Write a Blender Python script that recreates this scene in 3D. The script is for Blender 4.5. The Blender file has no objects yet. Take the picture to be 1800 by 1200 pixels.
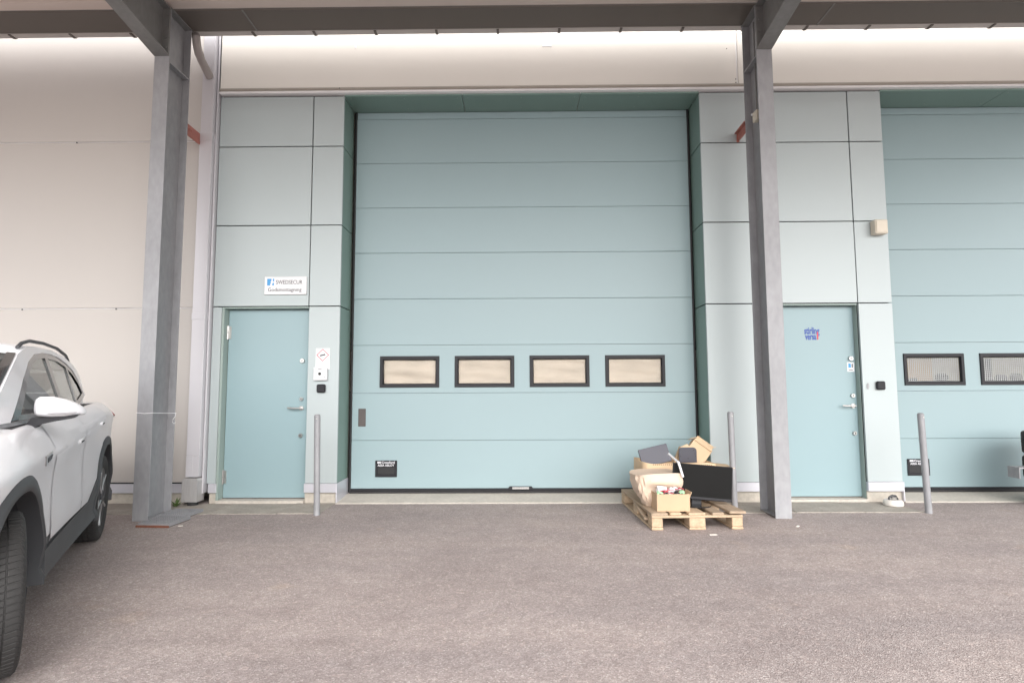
import bpy, bmesh, math, random
from mathutils import Vector, Matrix, geometry
random.seed(7)
C = bpy.context.scene
COL = C.collection

# ------------------------------------------------------------------ camera
H_EYE, CAM_Y = 1.226, -6.217
PITCH, YAW, ROLL = .0819427, .0102039, .0044428
cam_d = bpy.data.cameras.new("camera")
cam = bpy.data.objects.new("camera", cam_d); COL.objects.link(cam)
cam_d.sensor_width = 36; cam_d.lens = 20; cam_d.clip_start = .05; cam_d.clip_end = 900
cp, sp = math.cos(PITCH), math.sin(PITCH); cy, sy = math.cos(YAW), math.sin(YAW); cr, sr = math.cos(ROLL), math.sin(ROLL)
base = Matrix(((1,0,0),(0,0,-1),(0,1,0)))
yawm = Matrix(((cy,sy,0),(-sy,cy,0),(0,0,1)))
pitm = Matrix(((1,0,0),(0,cp,sp),(0,-sp,cp)))
rolm = Matrix(((cr,sr,0),(-sr,cr,0),(0,0,1)))
W2C = rolm @ base @ pitm @ yawm
flip = Matrix(((1,0,0),(0,-1,0),(0,0,-1)))
M3 = (flip @ W2C).transposed()
cam.matrix_world = Matrix.Translation((0, CAM_Y, H_EYE)) @ M3.to_4x4()
C.camera = cam

# ------------------------------------------------------------------ sky and sun (bright overcast)
SUN_EL, SUN_AZ = math.radians(38), math.radians(166)     # azimuth clockwise from +Y (behind the camera)
world = bpy.data.worlds.new("World"); C.world = world; world.use_nodes = True
wn = world.node_tree; wn.nodes.clear()
sky = wn.nodes.new("ShaderNodeTexSky"); sky.sky_type = 'NISHITA'; sky.sun_disc = False
sky.sun_elevation = SUN_EL; sky.sun_rotation = SUN_AZ; sky.dust_density = 3.0; sky.air_density = 1.0
hsv = wn.nodes.new("ShaderNodeHueSaturation"); hsv.inputs['Saturation'].default_value = .22
bg = wn.nodes.new("ShaderNodeBackground"); bg.inputs['Strength'].default_value = .125
wo = wn.nodes.new("ShaderNodeOutputWorld")
wn.links.new(sky.outputs[0], hsv.inputs['Color']); wn.links.new(hsv.outputs[0], bg.inputs[0]); wn.links.new(bg.outputs[0], wo.inputs[0])
sd = bpy.data.lights.new("sun", 'SUN'); sd.energy = 1.3; sd.angle = math.radians(95); sd.color = (1, .97, .93)
so = bpy.data.objects.new("sun", sd); COL.objects.link(so)
sdir = Vector((math.sin(SUN_AZ)*math.cos(SUN_EL), math.cos(SUN_AZ)*math.cos(SUN_EL), math.sin(SUN_EL)))
so.rotation_euler = sdir.to_track_quat('Z', 'Y').to_euler(); so.location = (6, -20, 14)
C.view_settings.view_transform = 'Standard'; C.view_settings.look = 'None'
C.view_settings.exposure = 1.50; C.view_settings.gamma = 1

# ------------------------------------------------------------------ materials
def mat(name, col, rough=.5, metal=0, var=.06, vscale=3.0, bump=0, bscale=60, coat=0, spec=.5, stretch=(1,1,1), var2=0, v2scale=40):
    m = bpy.data.materials.new(name); m.use_nodes = True
    nt = m.node_tree; b = nt.nodes['Principled BSDF']
    b.inputs['Roughness'].default_value = rough; b.inputs['Metallic'].default_value = metal
    b.inputs['Coat Weight'].default_value = coat; b.inputs['Coat Roughness'].default_value = .05
    b.inputs['Specular IOR Level'].default_value = spec
    tc = nt.nodes.new('ShaderNodeTexCoord'); mp = nt.nodes.new('ShaderNodeMapping'); mp.inputs['Scale'].default_value = stretch
    nt.links.new(tc.outputs['Object'], mp.inputs['Vector'])
    n = nt.nodes.new('ShaderNodeTexNoise'); n.inputs['Scale'].default_value = vscale; n.inputs['Detail'].default_value = 6
    nt.links.new(mp.outputs[0], n.inputs['Vector'])
    r = nt.nodes.new('ShaderNodeMapRange'); r.inputs['From Min'].default_value = .25; r.inputs['From Max'].default_value = .75
    r.inputs['To Min'].default_value = 1-var; r.inputs['To Max'].default_value = 1+var
    nt.links.new(n.outputs['Fac'], r.inputs['Value'])
    val = r.outputs[0]
    if var2:
        n2 = nt.nodes.new('ShaderNodeTexNoise'); n2.inputs['Scale'].default_value = v2scale; n2.inputs['Detail'].default_value = 4
        nt.links.new(mp.outputs[0], n2.inputs['Vector'])
        r2 = nt.nodes.new('ShaderNodeMapRange'); r2.inputs['From Min'].default_value = .3; r2.inputs['From Max'].default_value = .7
        r2.inputs['To Min'].default_value = 1-var2; r2.inputs['To Max'].default_value = 1+var2
        nt.links.new(n2.outputs['Fac'], r2.inputs['Value'])
        mu = nt.nodes.new('ShaderNodeMath'); mu.operation = 'MULTIPLY'
        nt.links.new(val, mu.inputs[0]); nt.links.new(r2.outputs[0], mu.inputs[1]); val = mu.outputs[0]
    vm = nt.nodes.new('ShaderNodeVectorMath'); vm.operation = 'SCALE'; vm.inputs[0].default_value = col[:3]
    nt.links.new(val, vm.inputs['Scale']); nt.links.new(vm.outputs[0], b.inputs['Base Color'])
    # roughness follows the wear a little
    rr = nt.nodes.new('ShaderNodeMapRange'); rr.inputs['To Min'].default_value = max(0, rough*.88); rr.inputs['To Max'].default_value = min(1, rough*1.12)
    nt.links.new(n.outputs['Fac'], rr.inputs['Value']); nt.links.new(rr.outputs[0], b.inputs['Roughness'])
    if bump:
        nb = nt.nodes.new('ShaderNodeTexNoise'); nb.inputs['Scale'].default_value = bscale; nb.inputs['Detail'].default_value = 5
        nt.links.new(mp.outputs[0], nb.inputs['Vector'])
        bp = nt.nodes.new('ShaderNodeBump'); bp.inputs['Strength'].default_value = bump; bp.inputs['Distance'].default_value = .01
        nt.links.new(nb.outputs['Fac'], bp.inputs['Height']); nt.links.new(bp.outputs[0], b.inputs['Normal'])
    return m

def asphalt():
    m = bpy.data.materials.new("asphalt"); m.use_nodes = True; nt = m.node_tree; b = nt.nodes['Principled BSDF']
    L = nt.links.new
    tc = nt.nodes.new('ShaderNodeTexCoord')
    def noise(s, d=5, st=(1,1,1)):
        mp = nt.nodes.new('ShaderNodeMapping'); mp.inputs['Scale'].default_value = st; L(tc.outputs['Object'], mp.inputs[0])
        n = nt.nodes.new('ShaderNodeTexNoise'); n.inputs['Scale'].default_value = s; n.inputs['Detail'].default_value = d; L(mp.outputs[0], n.inputs['Vector']); return n.outputs['Fac']
    def ramp(src, pts):
        r = nt.nodes.new('ShaderNodeValToRGB'); e = r.color_ramp.elements
        while len(e) < len(pts): e.new(.5)
        for el, (p, c) in zip(e, pts): el.position = p; el.color = (*c, 1)
        L(src, r.inputs[0]); return r.outputs[0]
    def mul(a, c, f=1, mode='MULTIPLY'):
        x = nt.nodes.new('ShaderNodeMix'); x.data_type = 'RGBA'; x.blend_type = mode
        if isinstance(f, (int, float)): x.inputs[0].default_value = f
        else: L(f, x.inputs[0])
        L(a, x.inputs[6]); L(c, x.inputs[7]); return x.outputs[2]
    # stones of mixed tone in a binder
    v = nt.nodes.new('ShaderNodeTexVoronoi'); v.inputs['Scale'].default_value = 150; L(tc.outputs['Object'], v.inputs['Vector'])
    sep = nt.nodes.new('ShaderNodeSeparateColor'); L(v.outputs['Color'], sep.inputs[0])
    stones = ramp(sep.outputs[0], [(0,(.275,.232,.222)),(.45,(.32,.276,.266)),(.8,(.362,.318,.307)),(.95,(.42,.375,.362)),(1,(.50,.46,.44))])
    v2 = nt.nodes.new('ShaderNodeTexVoronoi'); v2.inputs['Scale'].default_value = 46; L(tc.outputs['Object'], v2.inputs['Vector'])
    sep2 = nt.nodes.new('ShaderNodeSeparateColor'); L(v2.outputs['Color'], sep2.inputs[0])
    big = ramp(sep2.outputs[1], [(0,(.88,.88,.88)),(.6,(1,1,1)),(.9,(1.03,1.03,1.03)),(1,(1.22,1.2,1.18))])
    c = mul(stones, big, .8)
    c = mul(c, ramp(noise(.55, 6), [(.28,(.86,.85,.85)),(.5,(1,1,1)),(.72,(1.10,1.09,1.07))]))
    c = mul(c, ramp(noise(1.3, 4, (.25,1.6,1)), [(.3,(.9,.9,.91)),(.6,(1.05,1.04,1.03))]))
    c = mul(c, ramp(noise(5, 6), [(.3,(.93,.92,.92)),(.7,(1.05,1.05,1.05))]))
    c = mul(c, ramp(noise(.9, 3, (.35,2.2,1)), [(.62,(1,1,1)),(.74,(.90,.89,.89))]))
    c = mul(c, ramp(noise(2.2, 2), [(.68,(1,1,1)),(.76,(1.07,1.03,.97))]))
    L(c, b.inputs['Base Color']); b.inputs['Roughness'].default_value = .82; b.inputs['Specular IOR Level'].default_value = .3
    bp = nt.nodes.new('ShaderNodeBump'); bp.inputs['Strength'].default_value = .55; bp.inputs['Distance'].default_value = .006
    L(v.outputs['Distance'], bp.inputs['Height'])
    bp2 = nt.nodes.new('ShaderNodeBump'); bp2.inputs['Strength'].default_value = .4; bp2.inputs['Distance'].default_value = .02
    L(noise(9, 6), bp2.inputs['Height']); L(bp.outputs[0], bp2.inputs['Normal']); L(bp2.outputs[0], b.inputs['Normal'])
    return m

def galvanised(name, col, rough=.55, metal=.35):
    m = mat(name, col, rough, metal, var=.13, vscale=2.2, bump=.08, bscale=90, stretch=(1,1,.5), var2=.08, v2scale=22)
    return m

def wood(name, col, var=.16):
    return mat(name, col, .75, 0, var=var, vscale=5, bump=.3, bscale=55, stretch=(9,1,9), var2=.10, v2scale=2.0)

def emboss_glass():
    m = bpy.data.materials.new("window glass"); m.use_nodes = True
    b = m.node_tree.nodes['Principled BSDF']; b.inputs['Transmission Weight'].default_value = 1; b.inputs['Roughness'].default_value = .03
    b.inputs['IOR'].default_value = 1.12; b.inputs['Base Color'].default_value = (.9,.93,.92,1)
    return m

M = {}
M['asphalt'] = asphalt()
M['panel'] = mat('green grey facade panel', (.425,.478,.488), .42, .08, var=.02, vscale=.8)
M['reveal'] = mat('shade tone facade panel', (.195,.29,.26), .42, .10, var=.03, vscale=.8)  # same panel as the facade, with the shade of reveals and soffits in its colour
M['door'] = mat('grey green painted steel', (.280,.375,.40), .42, 0, var=.02, vscale=.7, bump=.02, bscale=14)
M['leaf'] = mat('painted door leaf', (.27,.38,.41), .36, 0, var=.02, vscale=.9)
M['frame_green'] = mat('green door frame', (.30,.37,.345), .45, 0, var=.03)
M['dark'] = mat('dark joint backing', (.018,.022,.022), .8)
M['black'] = mat('black rubber', (.018,.018,.020), .6, var=.1)
M['blackp'] = mat('black plastic', (.020,.020,.024), .5, var=.08, spec=.3)
M['screen'] = mat('matt black screen', (.006,.006,.006), .5, var=.03, spec=.12)
M['beige'] = mat('beige sandwich panel', (.50,.47,.445), .42, 0, var=.018, vscale=.6)
M['fascia'] = mat('pale beige fascia panel', (.74,.71,.66), .34, 0, var=.02, vscale=.5)
M['trim'] = mat('white grey folded trim', (.80,.79,.80), .4, 0, var=.04)
M['lip'] = mat('beige drip lip', (.36,.33,.29), .4, .1)
M['flash'] = mat('silver grey flashing', (.60,.60,.65), .38, .35, var=.05, vscale=2)
M['concrete'] = mat('pale concrete', (.50,.46,.40), .85, 0, var=.14, vscale=4, bump=.3, bscale=40, var2=.10, v2scale=25)
M['sill'] = mat('worn concrete sill', (.52,.48,.43), .85, 0, var=.12, vscale=3, bump=.3, bscale=50, var2=.08, v2scale=30)
M['slab'] = mat('concrete paving slab', (.33,.30,.265), .9, 0, var=.18, vscale=5, bump=.5, bscale=60, var2=.12, v2scale=50)
M['galv'] = galvanised('galvanised steel', (.295,.297,.312), .55, .15)
M['galvd'] = galvanised('dull galvanised beam', (.19,.19,.187), .6, .1)
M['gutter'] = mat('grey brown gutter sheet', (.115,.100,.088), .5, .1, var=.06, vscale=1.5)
M['gutter_lit'] = mat('lit tone gutter sheet', (.46,.43,.415), .5, 0, var=.06, vscale=1.5)  # gutter sheet again, light from the bright wall put into a paler colour
M['roofsheet'] = mat('pinkish grey roof sheet', (.60,.52,.475), .5, .1, var=.05, vscale=1.0)
M['pipe'] = mat('pale lilac grey downpipe', (.58,.57,.60), .38, .2, var=.03, vscale=1.5)
M['pipe_metal'] = mat('brushed aluminium shoe', (.47,.46,.46), .42, .4, var=.08, vscale=4, stretch=(6,6,.3))
M['elbow'] = mat('grey round spout', (.33,.30,.29), .5, .2, var=.06)
M['rust'] = mat('red oxide primer', (.40,.15,.12), .65, 0, var=.18, vscale=7)
M['oldrust'] = mat('brown rust', (.20,.075,.045), .85, 0, var=.3, vscale=30)
M['steel'] = mat('brushed stainless', (.55,.54,.53), .3, .9, var=.06)
M['white'] = mat('white plastic', (.78,.78,.80), .45, 0, var=.03)
M['cream'] = mat('cream plastic', (.66,.60,.50), .5, 0, var=.04)
M['blue'] = mat('blue print', (.07,.33,.66), .5)
M['navy'] = mat('navy print', (.05,.10,.38), .5)
M['red'] = mat('red print', (.62,.06,.09), .5)
M['greyprint'] = mat('grey print', (.05,.05,.06), .5)
M['lightprint'] = mat('pale grey print', (.55,.55,.58), .5)
M['wood'] = wood('pale pallet wood', (.56,.41,.27))
M['woodw'] = wood('weathered pallet wood', (.37,.28,.20))
M['card'] = mat('tan cardboard', (.50,.36,.235), .8, 0, var=.06, vscale=6, bump=.1, bscale=20)
M['cardl'] = mat('light cardboard', (.66,.49,.32), .8, 0, var=.08, vscale=7, bump=.15, bscale=18)
M['paper'] = mat('cream wrapping paper', (.62,.49,.385), .75, 0, var=.05, vscale=8, bump=.6, bscale=9)
M['laptop'] = mat('slate grey lid', (.060,.060,.078), .45, .1, var=.05)
M['conc_white'] = mat('off white enamel', (.72,.68,.63), .4, 0, var=.06)
M['weed'] = mat('weed leaf', (.08,.13,.035), .6, 0, var=.25, vscale=30)
M['carpaint'] = mat('white car paint', (.80,.80,.83), .38, 0, var=.006, coat=.5)
M['cladding'] = mat('dark grey car cladding', (.055,.057,.062), .55, var=.05, bump=.05, bscale=300)
M['gloss'] = mat('gloss black trim', (.015,.015,.017), .2, coat=.5)
M['tyre'] = mat('tyre rubber', (.028,.027,.027), .75, var=.15, vscale=12, bump=.15, bscale=60)
M['rim'] = mat('silver machined rim', (.55,.55,.56), .3, .8)
M['rimd'] = mat('dark rim', (.04,.04,.045), .35, .3)
M['interior'] = mat('dark car interior', (.035,.035,.04), .8)
M['seat'] = mat('grey seat fabric', (.16,.165,.17), .85)
M['lamp'] = mat('lamp lens', (.45,.45,.47), .1, .3)
M['redlamp'] = mat('red lamp lens', (.25,.02,.02), .15)
M['glass'] = emboss_glass()
gm = bpy.data.materials.new('tinted car glass'); gm.use_nodes = True
b_ = gm.node_tree.nodes['Principled BSDF']; b_.inputs['Transmission Weight'].default_value = 1; b_.inputs['Roughness'].default_value = 0
b_.inputs['IOR'].default_value = 1.25; b_.inputs['Base Color'].default_value = (.66,.72,.70,1); M['carglass'] = gm

def window_backing():
    """brown paper covering the inside of the door windows, softly creased"""
    return mat('brown paper behind glass', (.68,.555,.47), .6, 0, var=.14, vscale=2.6, bump=.9, bscale=4.5, stretch=(1,1,2.6))
M['wpaper'] = window_backing()
M['mesh'] = mat('steel mesh wire', (.62,.60,.62), .5, 0)
M['storage'] = mat('pale stored goods', (.12,.115,.12), .7, 0, var=.25, vscale=3)

# ------------------------------------------------------------------ mesh helpers
def box(bm, x0, x1, y0, y1, z0, z1, bev=0, mi=0):
    r = bmesh.ops.create_cube(bm, size=1)
    vs = r['verts']
    for v in vs:
        v.co = Vector(((x0+x1)/2 + v.co.x*(x1-x0), (y0+y1)/2 + v.co.y*(y1-y0), (z0+z1)/2 + v.co.z*(z1-z0)))
    fs = list({f for v in vs for f in v.link_faces})
    for f in fs: f.material_index = mi
    if bev:
        es = list({e for v in vs for e in v.link_edges})
        bmesh.ops.bevel(bm, geom=es, offset=bev, segments=1, affect='EDGES')
    return vs
def obox(bm, mtx, sx, sy, sz, bev=0):
    vs = bmesh.ops.create_cube(bm, size=1)['verts']
    for v in vs: v.co = Vector((v.co.x*sx, v.co.y*sy, v.co.z*sz))
    res = vs
    if bev:
        es = list({e for v in vs for e in v.link_edges}); fs0 = set(bm.faces)
        g = bmesh.ops.bevel(bm, geom=es, offset=bev, segments=1, affect='EDGES')
        res = list({v for f in g['faces'] for v in f.verts})
    bmesh.ops.transform(bm, matrix=mtx, verts=res)
def cyl(bm, p0, p1, r0, r1=None, n=20, caps=True):
    p0, p1 = Vector(p0), Vector(p1); r1 = r0 if r1 is None else r1
    d = p1-p0
    m = Matrix.Translation((p0+p1)/2) @ d.to_track_quat('Z','Y').to_matrix().to_4x4()
    return bmesh.ops.create_cone(bm, cap_ends=caps, segments=n, radius1=r0, radius2=r1, depth=d.length, matrix=m)['verts']
def tube(bm, pts, r, n=10, caps=True):
    pts = [Vector(p) for p in pts]; rings = []
    up = Vector((0,0,1))
    for i, p in enumerate(pts):
        t = (pts[min(i+1, len(pts)-1)] - pts[max(i-1, 0)]).normalized()
        a = t.cross(up)
        if a.length < 1e-3: a = t.cross(Vector((1,0,0)))
        a.normalize(); bb = t.cross(a)
        rings.append([bm.verts.new(p + a*r*math.cos(2*math.pi*k/n) + bb*r*math.sin(2*math.pi*k/n)) for k in range(n)])
    for a, c in zip(rings, rings[1:]):
        for k in range(n): bm.faces.new((a[k], a[(k+1)%n], c[(k+1)%n], c[k]))
    if caps: bm.faces.new(rings[0][::-1]); bm.faces.new(rings[-1])
def prism(bm, poly, axis, a0, a1):
    """poly of 2D points extruded along axis: 'y' -> (x,z), 'x' -> (y,z), 'z' -> (x,y)"""
    def P(p, a):
        return {'y': (p[0], a, p[1]), 'x': (a, p[0], p[1]), 'z': (p[0], p[1], a)}[axis]
    A = [bm.verts.new(P(p, a0)) for p in poly]; B = [bm.verts.new(P(p, a1)) for p in poly]
    bm.faces.new(A); bm.faces.new(B[::-1])
    n = len(poly)
    for i in range(n): bm.faces.new((A[i], B[i], B[(i+1)%n], A[(i+1)%n]))
def lathe(bm, prof, n=32, axis='z', centre=(0,0,0)):
    c = Vector(centre); rings = []
    for (r, h) in prof:
        ring = []
        for k in range(n):
            a = 2*math.pi*k/n; q = (r*math.cos(a), r*math.sin(a))
            co = (q[0], q[1], h) if axis == 'z' else (q[0], h, q[1])
            ring.append(bm.verts.new(c+Vector(co)))
        rings.append(ring)
    for A, B in zip(rings, rings[1:]):
        for k in range(n): bm.faces.new((A[k], A[(k+1)%n], B[(k+1)%n], B[k]))
    for ring in (rings[0], rings[-1]):
        bm.faces.new(ring)
def build(name, bm, m, parent=None, smooth=False, shift=None):
    if shift is not None: bmesh.ops.translate(bm, verts=bm.verts, vec=-Vector(shift))
    bmesh.ops.recalc_face_normals(bm, faces=bm.faces)
    me = bpy.data.meshes.new(name); bm.to_mesh(me); bm.free()
    for x in (m if isinstance(m, (list, tuple)) else [m]): me.materials.append(x)
    if smooth:
        for p in me.polygons: p.use_smooth = True
        try: me.set_sharp_from_angle(angle=math.radians(38))
        except Exception: pass
    o = bpy.data.objects.new(name, me); COL.objects.link(o)
    if parent: o.parent = parent
    return o
def tag(o, label, cat, group=None, kind=None):
    o['label'] = label; o['category'] = cat
    if group: o['group'] = group
    if kind: o['kind'] = kind
    return o
def thing(name, loc, label, cat, group=None, rz=0):
    o = bpy.data.objects.new(name, None); COL.objects.link(o); o.location = loc; o.rotation_euler = (0,0,rz)
    o.empty_display_size = .1
    return tag(o, label, cat, group)
def struct(name, bm, m):
    o = build(name, bm, m); o['kind'] = 'structure'; return o
def B(): return bmesh.new()
def part(t, name, bm, m, smooth=False, parent=None):
    """bm in world coordinates; t an unrotated thing"""
    return build(name, bm, m, parent or t, smooth, shift=t.location)
def text_bm(txt, size, xs=1.0, depth=.002, bold=0, spacing=1.0):
    cu = bpy.data.curves.new('t', 'FONT'); cu.body = txt; cu.size = size; cu.extrude = depth/2; cu.offset = bold; cu.space_character = spacing
    cu.resolution_u = 3
    o = bpy.data.objects.new('t', cu); COL.objects.link(o)
    dg = bpy.context.evaluated_depsgraph_get(); me = bpy.data.meshes.new_from_object(o.evaluated_get(dg))
    bm = bmesh.new(); bm.from_mesh(me); bpy.data.objects.remove(o); bpy.data.curves.remove(cu); bpy.data.meshes.remove(me)
    w = max(v.co.x for v in bm.verts)
    # stand it up: text x -> x, text y -> z, normal towards -y
    for v in bm.verts: v.co = Vector((v.co.x*xs, -v.co.z, v.co.y))
    return bm, w*xs
def text(t, name, txt, size, x, y, z, m, width=None, parent=None, bold=0, spacing=1.0):
    bm, w = text_bm(txt, size, bold=bold, spacing=spacing)
    k = (width/w) if width else 1
    for v in bm.verts: v.co = Vector((v.co.x*k + x, v.co.y + y, v.co.z + z))
    return part(t, name, bm, m, parent=parent)

# ================================================================== GROUND
bm = B()
vs = [bm.verts.new(p) for p in ((-250,-250,0),(250,-250,0),(250,250,0),(-250,250,0))]; bm.faces.new(vs)
struct('asphalt_ground', bm, M['asphalt'])
# paving strips: slabs with open joints
def paving(x0, x1, label):
    t = thing('paving_strip', ((x0+x1)/2, -.26, 0), label, 'paving')
    x = x0; k = 0
    while x < x1-.05:
        w = min(.62 + .06*math.sin(k*2.1), x1-x)
        bm = B(); z = .007 + .002*math.sin(k*1.7)
        box(bm, x+.004, x+w-.004, -.515+.008*math.sin(k), -.006, -.06, z, .003)
        part(t, 'paving_slab', bm, M['slab']); x += w; k += 1
paving(-7.4, -1.965, 'grey concrete slabs in front of the left entrance door and beige wall')
paving(2.10, 3.99, 'grey concrete slabs in front of the right entrance door')

# ================================================================== CONCRETE BASE / PLINTHS
def plinth(x0, x1, y0, label, side_right=None, side_left=None):
    t = thing('concrete_plinth', ((x0+x1)/2, y0, 0), label, 'plinth')
    bm = B(); box(bm, x0, x1, y0+.02, .60, -.1, .118, .004); part(t, 'concrete_base', bm, M['concrete'])
    bm = B(); box(bm, x0, x1, y0-.012, y0+.03, .116, .214, .003); part(t, 'metal_flashing', bm, M['flash'])
    return t
pl = plinth(-9.5, -3.62, 0, 'pale concrete base with silver flashing under the beige wall at left')
pl = plinth(-3.35, -3.262, 0, 'short plinth piece between the downpipe and the left entrance door')
pl = plinth(-2.312, -1.966, 0, 'pale plinth with silver flashing between left entrance door and middle garage door')
pl = plinth(2.072, 2.75, 0, 'pale plinth with silver flashing right of the pallet')
pl = plinth(3.728, 4.098, 0, 'pale plinth with silver flashing behind the white puck')
# sills
def sill(x0, x1, label):
    t = thing('concrete_sill', ((x0+x1)/2, 0, 0), label, 'sill')
    bm = B(); prism(bm, [(-.03,-.1),(-.03,.003),(-.012,.012),(.40,.038),(.50,.038),(.50,-.1)], 'x', x0, x1)
    part(t, 'sloping_slab', bm, M['sill'])
sill(-1.962, 2.068, 'pale sloping concrete sill under the middle garage door')
sill(4.102, 9.0, 'pale sloping concrete sill under the right garage door')
for x0, x1, lab in ((-3.262,-2.314,'thin pale concrete step under the left entrance door'),(2.752,3.726,'thin pale concrete step under the right entrance door')):
    bm = B(); box(bm, x0, x1, -.02, .3, -.05, .034, .004); o = build('door_step', bm, M['sill']); tag(o, lab, 'step')

# ================================================================== WALLS
def wall_thing(name, label, loc): return thing(name, loc, label, 'wall')
# backing behind facade cladding
def cladding(name, label, x0, x1, cols, door=None, reveal_at=None, closed_sides=True):
    t = wall_thing(name, label, ((x0+x1)/2, 0, 0))
    rows = [.216, 2.139, 3.053, 3.963, 4.552]
    g = .0055
    # backing
    bm = B()
    if door:
        dx0, dx1 = door
        if dx0 > x0+.01: box(bm, x0+.01, dx0-.003, .03, .40, .12, 2.139)
        if x1 > dx1+.01: box(bm, dx1+.003, x1-.03, .03, .40, .12, 2.139)
        box(bm, x0+.01, x1-.03, .031, .40, 2.15, 4.62)
    else: box(bm, x0+.03, x1-.03, .03, .40, .12, 4.62)
    part(t, 'backing', bm, M['dark'])
    for i in range(len(cols)-1):
        a, b2 = cols[i], cols[i+1]
        for j in range(4):
            if j == 0 and door and a >= door[0]-.12 and b2 <= door[1]+.01: continue
            bm = B()
            dy = .0015*math.sin(i*3.1+j*1.7)
            box(bm, a + (g if i else 0), b2 - (g if i < len(cols)-2 else 0), dy, .028, rows[j]+(g if j else 0), rows[j+1]-g, .002)
            part(t, 'panel', bm, M['panel'])
    return t, rows, g
tl, rows, g = cladding('left_cladding', 'green grey metal panel wall around the left entrance door', -3.372, -1.963, [-3.372,-2.31,-1.963], door=(-3.272,-2.312))
bm = B(); box(bm, -3.372, -3.276, 0, .028, .216, rows[1]-g, .002); part(tl, 'panel', bm, M['panel'])
tr, rows, g = cladding('centre_cladding', 'green grey metal panel wall around the right entrance door', 2.069, 4.10, [2.069,2.75,3.728,4.10], door=(2.752,3.728))
# beyond the right garage door
t3, _, _ = cladding('far_cladding', 'green grey metal panel wall beyond the right garage door', 8.4, 9.6, [8.4,9.0,9.6])

# reveals of the recessed garage doors: side panels, soffit
def reveal_side(t, x, sgn, y1=.40):
    for j in range(4):
        bm = B()
        x0, x1 = (x-.026, x-.0005) if sgn > 0 else (x+.0005, x+.026)
        box(bm, x0, x1, .0285, y1, rows[j]+(g if j else .0), rows[j+1]-(g if j < 3 else 0), .0015)
        part(t, 'reveal_panel', bm, M['reveal'])
    bm = B(); x0, x1 = (x-.004, x+.010) if sgn > 0 else (x-.010, x+.004)
    box(bm, x0, x1, -.013, y1, .010, .2145, .003); part(t, 'corner_flashing', bm, M['flash'])
reveal_side(tl, -1.963, 1); reveal_side(tr, 2.069, -1); reveal_side(tr, 4.10, 1); reveal_side(t3, 8.4, -1)
def soffit(t, x0, x1):
    n = 3; w = (x1-x0)/n
    for i in range(n):
        bm = B(); box(bm, x0+i*w+(.003), x0+(i+1)*w-.003, -.0, .40, 4.548, 4.566, .0015); part(t, 'soffit_panel', bm, M['reveal'])
        bm = B()
        for sx in (.06, w/2, w-.06):
            for yy in (.06, .30): cyl(bm, (x0+i*w+sx, yy, 4.5475), (x0+i*w+sx, yy, 4.544), .006, n=8)
        o = part(t, 'screws', bm, M['frame_green']); o['kind'] = 'stuff'

# fascia above
tf = wall_thing('upper_fascia', 'pale beige upper wall above the green panels and garage doors', (3.1, -.04, 4.6))
joints = [-3.372, 2.492, 8.5, 11.5]
for i in range(3):
    bm = B(); box(bm, joints[i]+(.010 if i else .006), joints[i+1]-.010, -.045, .30, 4.628, 7.8, .004)
    part(tf, 'fascia_panel', bm, M['fascia'])
    bm = B(); box(bm, joints[i+1]-.010, joints[i+1]+.010, -.030, .30, 4.628, 7.8); part(tf, 'joint_strip', bm, M['trim'])
bm = B(); prism(bm, [(-.048,4.630),(-.060,4.620),(-.060,4.604),(-.045,4.594),(.3,4.594),(.3,4.630)], 'x', -3.366, 11.5); part(tf, 'drip_lip', bm, M['lip'])
bm = B(); box(bm, -3.372, 11.5, -.052, .3, 4.5665, 4.5925, .003); part(tf, 'bottom_trim', bm, M['trim'])
bm = B(); box(bm, -3.385, -3.366, -.03, .3, 4.60, 7.8); part(tf, 'end_joint', bm, M['dark'])
soffit(tf, -1.962, 2.068); soffit(tf, 4.101, 8.399)
bm = B()
for zz in (4.64, 4.68): cyl(bm, (2.47, -.046, zz), (2.47, -.050, zz), .006, n=8)
cyl(bm, (-2.0, -.060, 4.612), (-2.0, -.064, 4.612), .006, n=8); cyl(bm, (2.38, -.046, 5.04), (2.38, -.050, 5.04), .006, n=8)
o = part(tf, 'screws', bm, M['greyprint']); o['kind'] = 'stuff'

# beige wall at the left, sandwich panels laid horizontally
tb = wall_thing('beige_wall', 'beige wall of wide horizontal panels behind the white car', (-6.5, 0, .2))
zs = [.222, 2.128, 4.035, 5.95, 7.8]
for j in range(4):
    bm = B(); box(bm, -12.0, -3.40, 0, .20, zs[j]+.006, zs[j+1]-.006, .003); part(tb, 'wall_panel', bm, M['beige'])
    if j:
        bm = B(); prism(bm, [(.006,zs[j]-.008),(-.006,zs[j]-.006),(-.006,zs[j]-.002),(.006,zs[j]+.004)], 'x', -12, -3.40); part(tb, 'joint_bead', bm, M['trim'])
bm = B(); box(bm, -12, -3.40, .05, .25, .12, 7.8); part(tb, 'backing', bm, M['dark'])
bm = B(); box(bm, -12, -3.40, .004, .06, .2145, .2265); part(tb, 'shadow_joint', bm, M['dark'])
bm = B()
for xx, zz in ((-5.0,4.026),(-4.05,4.026),(-4.45,2.120),(-3.55,2.120),(-5.5,2.120)): cyl(bm, (xx, -.006, zz), (xx, -.012, zz), .008, n=8)
o = part(tb, 'screws', bm, M['greyprint']); o['kind'] = 'stuff'
# corner trim between downpipe and green panels
bm = B(); box(bm, -3.398, -3.380, -.05, .2, .12, 7.6, .003); part(tb, 'corner_trim', bm, M['pipe'])

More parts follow.
